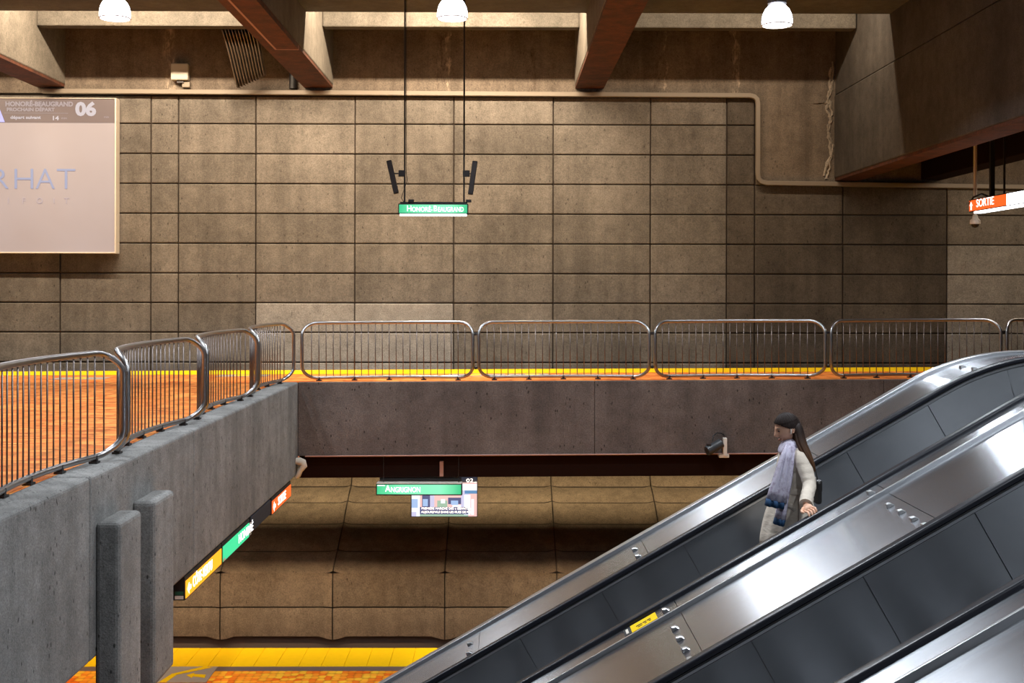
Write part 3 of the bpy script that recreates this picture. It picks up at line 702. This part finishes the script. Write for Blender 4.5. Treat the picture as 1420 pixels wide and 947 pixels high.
# ------------------------------------------------------------------ escalators
TAN = .572; H0 = -1.133          # handrail top line: z = H0 + TAN * X on the straight
XB, XT, RR = -4.4, 3.6, 2.1
def path():
    P = []
    sa, ca = math.sin(ALPHA), math.cos(ALPHA)
    zb_ = H0+TAN*XB; cx, cz = XB-RR*sa, zb_+RR*ca
    P.append((cx-1.1, cz-RR))
    for i in range(9):
        a = ALPHA*i/8; P.append((cx+RR*math.sin(a), cz-RR*math.cos(a)))
    n = 40
    for i in range(1, n): P.append((XB+(XT-XB)*i/n, H0+TAN*(XB+(XT-XB)*i/n)))
    zt_ = H0+TAN*XT; cx2, cz2 = XT+RR*sa, zt_-RR*ca
    for i in range(13):
        a = ALPHA*(1-i/12); P.append((cx2-RR*math.sin(a), cz2+RR*math.cos(a)))
    P.append((cx2+1.5, cz2+RR))
    return P
PATH = path()
def at(X):   # point and unit normal on the handrail line at X
    for (x0, z0), (x1, z1) in zip(PATH[:-1], PATH[1:]):
        if x0 <= X <= x1:
            u = (X-x0)/(x1-x0); l = math.hypot(x1-x0, z1-z0)
            return X, z0+(z1-z0)*u, -(z1-z0)/l, (x1-x0)/l
    return None
def normals():
    N = []
    for i in range(len(PATH)):
        a = PATH[max(i-1, 0)]; b = PATH[min(i+1, len(PATH)-1)]; l = math.hypot(b[0]-a[0], b[1]-a[1])
        N.append((-(b[1]-a[1])/l, (b[0]-a[0])/l))
    return N
NRM = normals()
def stations(Xa, Xb):
    s = []
    if Xa > PATH[0][0]: s.append(at(Xa))
    s += [(p[0], p[1], n[0], n[1]) for p, n in zip(PATH, NRM) if Xa < p[0] < Xb or (p is PATH[0] and Xa <= p[0])]
    if Xb < PATH[-1][0]: s.append(at(Xb))
    else: s.append((PATH[-1][0], PATH[-1][1], 0, 1))
    return s
def sweep(name, prof, Xa, Xb, mat, parent, bevel=0, auto=None):
    """prof: closed polygon of (y, n): depth and offset along the path normal from the handrail top"""
    s = stations(Xa, Xb); m = len(prof); V = []; Fc = []
    for X, z, nx, nz in s:
        for y, n in prof: V.append((X+nx*n, y, z+nz*n))
    for i in range(len(s)-1):
        for q in range(m): Fc.append((i*m+q, i*m+(q+1) % m, (i+1)*m+(q+1) % m, (i+1)*m+q))
    Fc += [tuple(range(m)), tuple(range((len(s)-1)*m, len(s)*m))]
    return mk(name, V, Fc, mat, parent, bevel=bevel, auto=auto)
def rect(y0, y1, n0, n1): return [(y0, n0), (y1, n0), (y1, n1), (y0, n1)]
X0, X1 = PATH[0][0], PATH[-1][0]
KN = [-3.15, -1.725, -.30, 1.122, 2.55, 3.97]
def knob(parent, X, y, nbase):
    x, z, nx, nz = at(X); e = Vector((nz, 0, -nx)); nn = Vector((nx, 0, nz)); c = Vector((x, y, z))+nn*nbase
    V = []
    for (u, v, w) in ((-.028, -.026, 0), (.028, -.026, 0), (.028, .026, 0), (-.028, .026, 0), (-.020, -.018, .032), (.014, -.018, .022), (.014, .018, .022), (-.020, .018, .032)):
        V.append(c+e*u+Vector((0, v, 0))+nn*w)
    return mk('slide_stop', V, [(0, 1, 2, 3), (4, 5, 6, 7), (0, 1, 5, 4), (1, 2, 6, 5), (2, 3, 7, 6), (3, 0, 4, 7)], M['chrome'], parent, bevel=.004, seg=1)
def handrail(parent, y0, y1):
    w = y1-y0; r = .018; h = .034; pr = []
    for cy, cn, a0 in ((y1-r, -r, 0), (y0+r, -r, 90)):
        for q in range(5):
            a = math.radians(a0+22.5*q); pr.append((cy+r*math.cos(a), cn+r*math.sin(a)))
    pr += [(y0, -h), (y0+.012, -h-.004), (y1-.012, -h-.004), (y1, -h)]
    o = sweep('handrail', pr, X0-.1, X1+.1, M['rubber'], parent, auto=.8)
    # returns at both ends
    for X, z, s in ((PATH[0][0], PATH[0][1], -1), (PATH[-1][0], PATH[-1][1], 1)):
        V = []; m = len(pr); R_ = .28
        for i in range(10):
            a = math.pi*i/9
            for y, n in pr: V.append((X+s*(R_+n)*math.sin(a), y, z-R_+(R_+n)*math.cos(a)))
        Fc = [(i*m+q, i*m+(q+1) % m, (i+1)*m+(q+1) % m, (i+1)*m+q) for i in range(9) for q in range(m)]
        mk('handrail_return', V, Fc, M['rubber'], parent, auto=.8)
        V = [(X, y, z-R_+v) for y in (y0+.01, y1-.01) for v in (-R_+.04, R_-.04)]
        V2 = []
        for y in (y0+.012, y1-.012):
            for i in range(10):
                a = math.pi*i/9; V2.append((X+s*(R_-.045)*math.sin(a), y, z-R_+(R_-.045)*math.cos(a)))
        mk('newel', V2, [tuple(range(10)), tuple(range(10, 20))]+[(i, i+1, 11+i, 10+i) for i in range(9)]+[(9, 0, 10, 19)], M['steelside'], parent)
    return o
def balustrade(parent, y0, y1, face):
    """handrail strip y0..y1; face = y of the inner panel, side -1 faces the viewer"""
    handrail(parent, y0, y1)
    s = -1 if face == y0 else 1
    yf = face
    sweep('guide_trim', rect(y0+.004, y1-.004, -.062, -.040), X0, X1, M['black'], parent)
    sweep('chrome_trim', rect(yf-.004*1, yf+.004, -.066, -.050) if s < 0 else rect(yf-.004, yf+.004, -.066, -.050), X0, X1, M['chrome'], parent)
    sweep('core', rect(y0+.02, y1-.02, -.95, -.06), X0, X1, M['steelside'], parent)
    j = [-5.9]+[1.443+.6645*k for k in range(-10, 6)]+[5.9]
    for a, b in zip(j[:-1], j[1:]):
        p = rect(yf, yf+.018, -.80, -.070) if s < 0 else rect(yf-.018, yf, -.80, -.070)
        sweep('inner_panel', p, a+.004*0+.003, b-.003, M['inner'], parent)
    sweep('skirt', rect(yf-.03, yf+.01, -1.05, -.80) if s < 0 else rect(yf-.01, yf+.03, -1.05, -.80), X0, X1, M['steelside'], parent)
def steps(parent, y0, y1):
    me = None; p = .4; rise = p*TAN
    V, Fc = join([boxvf(0, p, y0, y1, -.05, 0), boxvf(p-.04, p, y0, y1, 0, rise-.05)])
    for i in range(-14, 5):
        x = 1.98+p*i; z = H0+TAN*1.98-.86+rise*i
        z = max(z, LZ+.02)
        if z > 0: continue
        if me is None:
            o = mk('step', V, Fc, M['tread'], parent, local=True); me = o
        else: o = me.copy(); COL.objects.link(o); o.parent = parent
        o.location = Vector((x, 0, z))-OFF[parent.name]
    sweep('truss', rect(y0-.05, y1+.05, -1.75, -1.12), X0+.3, X1, M['steelside'], parent)
def plates(parent, y0, y1, n0, n1, name='deck_panel'):
    ks = [X0]+[k+.075 for k in KN]+[X1]
    for i, (a, b) in enumerate(zip(ks[:-1], ks[1:])):
        sweep(name, rect(y0, y1, n0, n1), a+.002, b-.002, M['plate'], parent)
NS, NP = -.032, -.058
A = thing('escalator', 'steel escalator farther from the viewer, carrying the woman', 'escalator', (-.5, 9.1, LZ), 'side by side escalators')
# outer deck beyond the far handrail
plates(A, 9.82, 10.60, NP-.02, NP)
sweep('edge_trim', rect(10.60, 10.69, NP-.05, NP+.03), X0, X1, M['chrome'], A, bevel=.006)
sweep('outer_side', rect(10.64, 10.68, -1.75, NP-.04), X0, X1, M['steelside'], A)
balustrade(A, 9.74, 9.82, 9.74)
balustrade(A, 8.43, 8.51, 8.51)
steps(A, 8.55, 9.70)
plates(A, 8.24, 8.43, NS-.02, NS, 'side_strip')
sweep('lip_trim', rect(8.222, 8.243, NP-.01, NS+.004), X0, X1, M['chrome'], A, bevel=.003)
plates(A, 7.17, 8.222, NP-.02, NP)
for X in KN:
    for y, n in ((10.34, NP), (10.07, NP), (9.88, NP), (8.30, NS), (7.94, NP), (7.71, NP), (7.47, NP), (7.26, NP)):
        if X < -2 and y < 8.2: continue
        knob(A, X-.0, y, n)
def decal(parent, X0_, X1_, y0, y1, n, mat, name): return sweep(name, rect(y0, y1, n, n+.003), X0_, X1_, mat, parent)
decal(A, .885, 1.06, 8.255, 8.405, NS, M['yellow'], 'warning_label')
decal(A, .835, .880, 8.255, 8.395, NS, M['black'], 'warning_label_end')
for k, (xa, xb) in enumerate(((.92, .96), (.965, .99), (.995, 1.02))):
    decal(A, xa, xb, 8.32, 8.332, NS+.003, M['black'], 'label_print')
    decal(A, xa+.01, xb, 8.29, 8.298, NS+.003, M['black'], 'label_print')
decal(A, .85, .866, 8.28, 8.37, NS+.003, M['white'], 'label_print')
B = thing('escalator', 'empty steel escalator nearer the viewer at the lower right', 'escalator', (-.5, 6.5, LZ), 'side by side escalators')
balustrade(B, 7.09, 7.17, 7.09)
decal(A, .83, 1.02, 7.175, 7.235, NP, M['yellow'], 'warning_label')
balustrade(B, 5.78, 5.86, 5.86)
steps(B, 5.90, 7.05)
plates(B, 5.60, 5.78, NS-.02, NS, 'side_strip')
sweep('lip_trim', rect(5.582, 5.603, NP-.02, NS+.004), X0, X1, M['chrome'], B, bevel=.003)
plates(B, 4.55, 5.582, NP-.03, NP-.01)
sweep('outer_side', rect(4.55, 4.59, -1.75, NP-.04), X0, X1, M['steelside'], B)
for X in KN:
    for y, n in ((5.66, NS), (5.3, NP-.01), (5.06, NP-.01)): knob(B, X, y, n)
# ------------------------------------------------------------------ the woman on the far escalator
M['skin'] = plain('skin', (.74, .42, .28), .5, 0, .4, .05)
t = NT('cream_trench_cloth'); f_ = t.noise(1, 3, .6, t.mapping((7, 7, 20))); w_ = t.noise(22, 3)
t.set(Base_Color=t.mix((.56, .49, .41), (.68, .60, .51), f_), Roughness=.85); t.b.inputs['Specular IOR Level'].default_value = .2
t.bump(t.mix(f_, w_, .3), .6, .022); M['coat'] = t.m
M['denim'] = plain('dark_trousers', (.03, .03, .045), .8)
M['shoe'] = plain('black_leather_shoe', (.02, .018, .018), .4)
M['lip'] = plain('lip_colour', (.42, .13, .10), .5)
M['scarfblue'] = plain('navy_scarf_border', (.006, .045, .12), .8)
t = NT('lilac_print_scarf'); a_ = t.noise(26, 4, .7); b_ = t.noise(60, 3)
c_ = t.mix((.50, .47, .58), (.30, .25, .34), t.ramp(a_, [(.48, 0.0), (.62, 1.0)])); c_ = t.mix(c_, (.60, .58, .66), t.ramp(b_, [(.5, 0.0), (.7, .7)]))
t.set(Base_Color=c_, Roughness=.85); M['scarf'] = t.m
t = NT('brown_hair'); h_ = t.noise(1, 3, .6, t.mapping((260, 260, 14))); sep = t.n.new('ShaderNodeSeparateXYZ'); t.link(t.pos, sep.inputs[0])
omb = t.ramp(t.mix(sep.outputs[2], h_, .25), [(.36, (.15, .065, .025)), (.62, (.016, .008, .006))])
t.set(Base_Color=t.mix(omb, t.ramp(h_, [(.35, .35), (.7, 1.5)]), .8, 'MULTIPLY'), Roughness=.6); t.b.inputs['Specular IOR Level'].default_value = .2; t.bump(h_, .5, .004); M['hair'] = t.m
PB = Vector((2.17, 9.08, -.86))
pe = thing('person', 'woman in a cream trench coat and lilac scarf riding the escalator, looking down', 'person', tuple(PB))
def loftvf(rings, n=24, fold=0.0, kf=9, cap=True, ph=0.0):
    """rings: (centre x, y, z, half-size x, half-size y[, fold]) horizontal sections"""
    V = []; Fc = []
    for i, r in enumerate(rings):
        f = r[5] if len(r) > 5 else fold
        for q in range(n):
            a = 2*math.pi*q/n; w = 1+f*math.sin(kf*a+ph+i*.35)+.5*f*math.sin(4*a+1.7*i)
            V.append((r[0]+r[3]*w*math.cos(a), r[1]+r[4]*w*math.sin(a), r[2]))
    m = len(rings)
    for i in range(m-1):
        for q in range(n): Fc.append((i*n+q, i*n+(q+1) % n, (i+1)*n+(q+1) % n, (i+1)*n+q))
    if cap: Fc += [tuple(range(n)), tuple(range((m-1)*n, m*n))]
    return V, Fc
def sub(o, lv=1):
    md = o.modifiers.new('smooth', 'SUBSURF'); md.levels = lv; md.render_levels = lv; return o
def ribbon(name, pts, halfw, thick, mat, parent, wav=0.0):
    """flat cloth strip lying mostly in the X/Z plane: pts = (x, y, z), width along its in-plane normal"""
    V = []; Fc = []; n = 13; P = [Vector(p) for p in pts]; m = len(P)
    for i, p in enumerate(P):
        t_ = (P[min(i+1, m-1)]-P[max(i-1, 0)]).normalized(); s = Vector((t_.z, 0, -t_.x)).normalized()
        hw = halfw[i] if isinstance(halfw, (list, tuple)) else halfw
        for side in (0, 1):
            for q in range(n):
                u = q/(n-1)*2-1
                y = p.y-wav*math.sin(u*9.5+i*.45)*(.6+.4*math.sin(i)) - .030*(1-u*u)*(1 if wav else .2) + (thick if side else 0)
                V.append((p.x+s.x*hw*u, y, p.z+s.z*hw*u))
    for i in range(m-1):
        b = i*2*n; c = (i+1)*2*n
        for q in range(n-1):
            Fc.append((b+q, b+q+1, c+q+1, c+q)); Fc.append((b+n+q, c+n+q, c+n+q+1, b+n+q+1))
        Fc += [(b, c, c+n, b+n), (b+n-1, b+2*n-1, c+2*n-1, c+n-1)]
    for b in (0, (m-1)*2*n): Fc += [(b+q, b+q+1, b+n+q+1, b+n+q) for q in range(n-1)]
    return mk(name, V, Fc, mat, parent, smooth=True)
# body: skinned skeleton, evaluated, then head and fingers added to the same mesh
def skinned(joints, edges):
    me = bpy.data.meshes.new('sk'); me.from_pydata([j[0] for j in joints], edges, [])
    o = bpy.data.objects.new('sk', me); COL.objects.link(o)
    md = o.modifiers.new('skin', 'SKIN'); md.use_smooth_shade = True
    if not me.skin_vertices: me.attributes
    for i, j in enumerate(joints):
        sv = me.skin_vertices[0].data[i]; sv.radius = (j[1], j[2] if len(j) > 2 else j[1]); sv.use_root = (i == 0)
    m2 = o.modifiers.new('s', 'SUBSURF'); m2.levels = 2
    dg = bpy.context.evaluated_depsgraph_get(); dg.update()
    e = bpy.data.meshes.new_from_object(o.evaluated_get(dg))
    V = [v.co.copy() for v in e.vertices]; Fc = [tuple(p.vertices) for p in e.polygons]
    bpy.data.objects.remove(o); return V, Fc
fz = PB.z
J = [((2.19, 9.08, .02), .12), ((2.20, 9.08, .20), .10), ((2.21, 9.08, .36), .12), ((2.205, 9.08, .49), .055), ((2.19, 9.08, .58), .05),
     ((2.236, 8.945, .450), .042), ((2.268, 8.805, .275), .032), ((2.178, 8.575, .165), .026),
     ((2.225, 9.235, .455), .055), ((2.28, 9.27, .22), .040), ((2.16, 9.20, .06), .028),
     ((2.19, 8.99, -.06), .085), ((2.15, 8.99, -.42), .055), ((2.19, 8.99, -.79), .038), ((2.19, 9.17, -.06), .085), ((2.16, 9.17, -.42), .055), ((2.21, 9.17, -.79), .038)]
E = [(0, 1), (1, 2), (2, 3), (3, 4), (2, 5), (5, 6), (6, 7), (2, 8), (8, 9), (9, 10), (0, 11), (11, 12), (12, 13), (0, 14), (14, 15), (15, 16)]
parts = [skinned(J, E)]
HC = Vector((2.168, 9.08, .662)); HR = Matrix.Rotation(math.radians(-17), 3, 'Y')
def g(v, c, s): return math.exp(-((v-c)/s)**2)
def headpt(la, lo, grow=0.0, feat=True):
    x = -math.cos(la)*math.cos(lo); y = math.cos(la)*math.sin(lo); z = math.sin(la)
    X, Y, Z = x*(.092+grow), y*(.074+grow), z*(.108+grow)
    if Z < 0:
        k = -Z/.108; Y *= 1-.34*k**1.6
        if X > 0: X *= 1-.45*k
        else: X *= 1-.10*k
    if feat and X < 0:
        d = 0
        if -.046 < Z < .02: d += .034*g(Y, 0, .0125)*(((.02-Z)/.052) if Z > -.032 else max(0, (Z+.046)/.014))
        d += .006*g(Z, .022, .012)*g(Y, 0, .045) + .008*g(Y, 0, .020)*(g(Z, -.058, .0065)+g(Z, -.072, .0065)) - .003*g(Z, -.065, .004)*g(Y, 0, .022)
        d += .015*g(Y, 0, .024)*g(Z, -.093, .014) - .009*g(abs(Y), .031, .014)*g(Z, .004, .011) + .004*g(abs(Y), .042, .018)*g(Z, -.028, .018)
        X -= d
    return Vector((X, Y, Z))
def hw(v): return HC+HR @ v
nla, nlo = 34, 56; V = []; Fc = []
for i in range(nla+1):
    la = -math.pi/2+math.pi*i/nla
    for j in range(nlo):
        lo = 2*math.pi*j/nlo; V.append(hw(headpt(la, lo)))
for i in range(nla):
    for j in range(nlo): Fc.append((i*nlo+j, i*nlo+(j+1) % nlo, (i+1)*nlo+(j+1) % nlo, (i+1)*nlo+j))
parts.append((V, Fc))
for s in (-1, 1):     # ears
    V = []
    for i in range(9):
        a = 2*math.pi*i/9; V.append(hw(Vector((.018+.014*math.cos(a), s*.074, -.004+.028*math.sin(a)))))
    parts.append(tubevf(V, .0065, 6, True))
    V2, F2 = tubevf([hw(Vector((.018, s*.068, .018))), hw(Vector((.016, s*.073, -.004))), hw(Vector((.012, s*.070, -.026)))], [.010, .014, .009], 8); parts.append((V2, F2))
# left hand on the rail
er = Vector((.868, 0, .496)); wrist = Vector((2.178, 8.575, .165)); kn = Vector((2.186, 8.503, .150))
fd = Vector((.32, -.90, -.10)).normalized()
pv, pf = [], []
pal = [(wrist, .024, .016), ((wrist+kn)/2+Vector((0, 0, .003)), .034, .015), (kn, .038, .0135)]
for c, hx, hz in pal:
    for q in range(12):
        a = 2*math.pi*q/12; pv.append(c+er*hx*math.cos(a)+Vector((-.3, 0, .95))*hz*math.sin(a))
pf = [(i*12+q, i*12+(q+1) % 12, (i+1)*12+(q+1) % 12, (i+1)*12+q) for i in range(2) for q in range(12)]+[tuple(range(12)), tuple(range(24, 36))]
parts.append((pv, pf))
for i, ln in enumerate((.066, .076, .072, .056)):
    k0 = kn+er*(-.028+.0187*i)+Vector((0, .004, 0)); dr = (fd+er*(.05*(i-1.5))).normalized()
    k1 = k0+dr*ln*.48+Vector((0, 0, .004)); k2 = k1+(dr*.75+Vector((0, 0, -.65))).normalized()*ln*.32; k3 = k2+(dr*.35+Vector((0, 0, -.95))).normalized()*ln*.26
    parts.append(tubevf([k0-dr*.02, k0, k1, k2, k3, k3+(k3-k2)*.25], [.009, .0095, .0088, .0080, .0068, .003], 8))
tb0 = wrist+er*(-.024)+Vector((0, -.022, -.002))
parts.append(tubevf([tb0, tb0+Vector((-.018, -.022, -.016)), tb0+Vector((-.022, -.046, -.020)), tb0+Vector((-.016, -.066, -.020)), tb0+Vector((-.014, -.071, -.020))], [.013, .0115, .010, .0085, .003], 8))
# right hand, resting in front of the body
rw = Vector((2.16, 9.20, .06))
parts.append(tubevf([rw+Vector((.02, 0, .02)), rw, rw+Vector((-.04, -.005, -.012)), rw+Vector((-.075, -.01, -.02))], [.024, .024, .032, .026], 10))
for i, ln in enumerate((.060, .070, .066, .052)):
    k0 = rw+Vector((-.07, -.012, -.045+.0185*i)); k1 = k0+Vector((-.03, -.006, 0)); k2 = k1+Vector((-.018, .016, 0)); k3 = k2+Vector((.002, .02, 0))
    parts.append(tubevf([k0+Vector((.02, 0, 0)), k0, k1, k2, k3], [.009, .0092, .0088, .008, .006], 8))
parts.append(tubevf([rw+Vector((-.03, -.02, .01)), rw+Vector((-.055, -.032, .03)), rw+Vector((-.085, -.03, .04))], [.012, .011, .007], 8))
V, Fc = join(parts)
mk('body', V, Fc, M['skin'], pe, smooth=True)
# face details
for s in (-1, 1):
    ey = hw(Vector((-.0755, s*.031, .003)))
    V, Fc = lathevf([(.001, -.006), (.008, -.004), (.011, 0), (.008, .004), (.001, .006)], ey, 10); mk('eye', V, Fc, M['shoe'], pe, smooth=True)
    tube('eyebrow', [hw(Vector((-.087, s*.018, .021))), hw(Vector((-.082, s*.034, .026))), hw(Vector((-.066, s*.050, .021)))], [.002, .0028, .0015], M['shoe'], pe, 6)
tube('lips', [hw(Vector((-.074, -.022, -.065))), hw(Vector((-.0885, -.010, -.063))), hw(Vector((-.0915, 0, -.064))), hw(Vector((-.0885, .010, -.063))), hw(Vector((-.074, .022, -.065)))], [.002, .005, .0055, .005, .002], M['lip'], pe, 8)
tube('earphone', [hw(Vector((.006, -.079, .002))), hw(Vector((.004, -.082, -.008))), hw(Vector((-.004, -.078, -.034)))], [.006, .006, .0035], M['white'], pe, 8)
# hair: cap plus long fall down the back
V, Fc, idx = [], [], {}
for i in range(81):
    la = -math.pi/2+math.pi*i/80
    for j in range(128):
        lo = 2*math.pi*j/128; p = headpt(la, lo, .011, False)
        wob = .0022*math.sin(lo*17+la*5)+.0015*math.sin(lo*31)
        keep = p.z > .010-.62*p.x+.003*math.sin(p.y*90) or (p.x > .026 and p.z > -.085)
        if p.z > .05: p = p*(1.02)
        idx[(i, j)] = (len(V), keep); V.append(hw(p*(1+wob*3)))
for i in range(80):
    for j in range(128):
        q = [(i, j), (i, (j+1) % 128), (i+1, (j+1) % 128), (i+1, j)]
        if sum(idx[k][1] for k in q) >= 3: Fc.append(tuple(idx[k][0] for k in q))
hair = mk('hair', V, Fc, M['hair'], pe, smooth=True)
md = hair.modifiers.new('thick', 'SOLIDIFY'); md.thickness = .010; md.offset = -1
V, Fc = loftvf([(2.228, 9.07, .715, .030, .050), (2.232, 9.065, .67, .048, .080), (2.238, 9.055, .61, .050, .094), (2.250, 9.035, .555, .050, .112, .03), (2.270, 9.015, .50, .048, .132, .04), (2.288, 8.995, .45, .042, .140, .05), (2.304, 8.985, .405, .034, .135, .06), (2.314, 8.98, .37, .024, .120, .08), (2.318, 8.98, .345, .010, .09, .1)], 40, 0, 13)
sub(mk('hair_fall', V, Fc, M['hair'], hair, smooth=True))
for k_ in range(9):
    yy = 8.868+.020*k_; f_ = .0045*k_
    tube('hair_strand', [(2.206+f_, 8.992+.006*k_, .63), (2.218+f_, 8.965+.012*k_, .56), (2.238+f_, yy+.055, .50), (2.262+f_, yy+.018, .44), (2.280+f_, yy+.006, .39), (2.288+f_, yy+.004, .340-.010*(k_ % 3))], [.010, .015, .016, .015, .010, .003], M['hair'], hair, 8)
# trousers and shoes
for y in (8.99, 9.17):
    V, Fc = loftvf([(2.20, y, .0, .10, .085), (2.18, y, -.2, .085, .078), (2.16, y, -.42, .065, .06), (2.175, y, -.6, .058, .055), (2.19, y, -.78, .050, .048)], 16)
    sub(mk('trouser_leg', V, Fc, M['denim'], pe, smooth=True))
    V, Fc = loftvf([(2.14, y, -.859, .125, .042), (2.14, y, -.83, .128, .045), (2.155, y, -.80, .10, .043), (2.185, y, -.77, .058, .042), (2.19, y, -.70, .050, .048)], 16)
    sub(mk('shoe', V, Fc, M['shoe'], pe, smooth=True))
# coat
def fb(z, f, b, hy, fo=0.0): return ((f+b)/2, 9.08, z, (b-f)/2, hy, fo)
V, Fc = loftvf([fb(.565, 2.155, 2.262, .058), fb(.535, 2.148, 2.275, .085), fb(.508, 2.118, 2.295, .145), fb(.475, 2.108, 2.315, .165), fb(.42, 2.094, 2.33, .172), fb(.32, 2.082, 2.340, .166, .012), fb(.235, 2.078, 2.335, .156, .02), fb(.20, 2.075, 2.332, .152, .02), fb(.16, 2.060, 2.345, .164, .022),
                fb(.06, 2.015, 2.368, .192, .025), fb(-.06, 1.980, 2.385, .208, .03), fb(-.18, 1.955, 2.395, .220, .035), fb(-.24, 1.950, 2.398, .224, .035)], 48, 0, 11)
coat = sub(mk('coat', V, Fc, M['coat'], pe, smooth=True))
def sleeve(pts, rad, name='sleeve'):
    P = []; Rr = []
    for i in range(len(pts)-1):
        for q in range(6):
            u = q/6; P.append(Vector(pts[i])*(1-u)+Vector(pts[i+1])*u)
            Rr.append((rad[i]*(1-u)+rad[i+1]*u)*(1+.03*math.sin((i*6+q)*1.7)+.02*math.sin((i*6+q)*3.1)))
    P.append(Vector(pts[-1])); Rr.append(rad[-1])
    for k_ in range(3):
        P = [P[0]]+[(P[i-1]+P[i]*2+P[i+1])/4 for i in range(1, len(P)-1)]+[P[-1]]
    V, Fc = tubevf(P, Rr, 16); return sub(mk(name, V, Fc, M['coat'], coat, smooth=True))
sleeve([(2.225, 9.0, .495), (2.236, 8.935, .450), (2.256, 8.862, .36), (2.268, 8.805, .275), (2.215, 8.68, .215), (2.182, 8.592, .172)], [.050, .064, .056, .051, .048, .043])
sleeve([(2.215, 9.16, .50), (2.222, 9.235, .455), (2.27, 9.28, .30), (2.28, 9.275, .22), (2.21, 9.235, .13), (2.17, 9.205, .075)], [.055, .076, .066, .060, .054, .047])
V, Fc = tubevf([(2.205, 8.648, .205), (2.183, 8.592, .173)], [.050, .048], 16); mk('cuff', V, Fc, M['coat'], coat, auto=.9)
ribbon('collar', [(2.225, 8.965, .485), (2.205, 8.935, .43), (2.178, 8.912, .36)], [.020, .030, .010], .012, M['coat'], coat)
ribbon('belt_tie', [(2.232, 8.925, .225), (2.228, 8.900, .12), (2.222, 8.875, .0), (2.214, 8.862, -.10), (2.210, 8.860, -.14)], .019, .010, M['coat'], coat)
V, Fc = loftvf([(2.196, 9.08, .185, .148, .166), (2.196, 9.08, .19, .150, .168), (2.196, 9.08, .225, .149, .168), (2.196, 9.08, .23, .147, .166)], 48, 0.0, 11, False); mk('belt', V, Fc, M['coat'], coat, smooth=True)
ribbon('pocket_flap', [(2.105, 8.905, .140), (2.150, 8.893, .105), (2.182, 8.890, .075)], .017, .010, M['coat'], coat)
for x, z in ((2.135, .305), (2.112, .19)):
    V, Fc = lathevf([(.002, 0), (.013, .001), (.013, .006), (.002, .007)], (0, 0, 0), 12)
    mk('button', [(x+v[0], 8.905-v[2], z+v[1]) for v in V], Fc, M['lip'], coat)
# scarf
V, Fc = loftvf([(2.205, 9.07, .590, .046, .058), (2.198, 9.065, .572, .064, .080, .03), (2.188, 9.06, .545, .076, .098, .04), (2.176, 9.055, .512, .082, .112, .04), (2.164, 9.05, .480, .076, .110, .04), (2.160, 9.05, .465, .05, .08)], 32, 0, 7)
scarf = sub(mk('scarf', V, Fc, M['scarf'], pe, smooth=True))
ribbon('scarf_tail', [(2.162, 8.945, .545), (2.125, 8.915, .46), (2.102, 8.895, .38), (2.078, 8.885, .29), (2.055, 8.875, .21), (2.040, 8.870, .145)], [.040, .048, .056, .064, .072, .078], .02, M['scarf'], scarf, .017)
ribbon('scarf_border', [(2.040, 8.8695, .147), (2.034, 8.868, .122), (2.030, 8.868, .098)], .078, .02, M['scarfblue'], scarf, .017)
ribbon('scarf_tail', [(2.170, 8.955, .50), (2.150, 8.925, .40), (2.126, 8.905, .28), (2.098, 8.895, .16), (2.078, 8.885, .06), (2.068, 8.88, .01)], [.03, .034, .036, .038, .040, .042], .02, M['scarf'], scarf, .008)
V, Fc = [], []
ribbon('scarf_border', [(2.068, 8.8795, .012), (2.062, 8.879, -.012), (2.056, 8.878, -.035)], .042, .02, M['scarfblue'], scarf, .008)
bag = thing('handbag', 'small black shoulder bag behind the woman in the trench coat', 'bag', (2.40, 9.20, .05))
box('pouch', 2.385, 2.435, 9.08, 9.34, .08, .26, M['shoe'], bag, bevel=.02)
box('flap', 2.380, 2.440, 9.09, 9.33, .17, .265, M['shoe'], bag, bevel=.015)
tube('strap', [(2.41, 9.12, .25), (2.395, 9.16, .36), (2.345, 9.19, .44), (2.30, 9.20, .50), (2.24, 9.20, .522)], .005, M['shoe'], bag, 6)
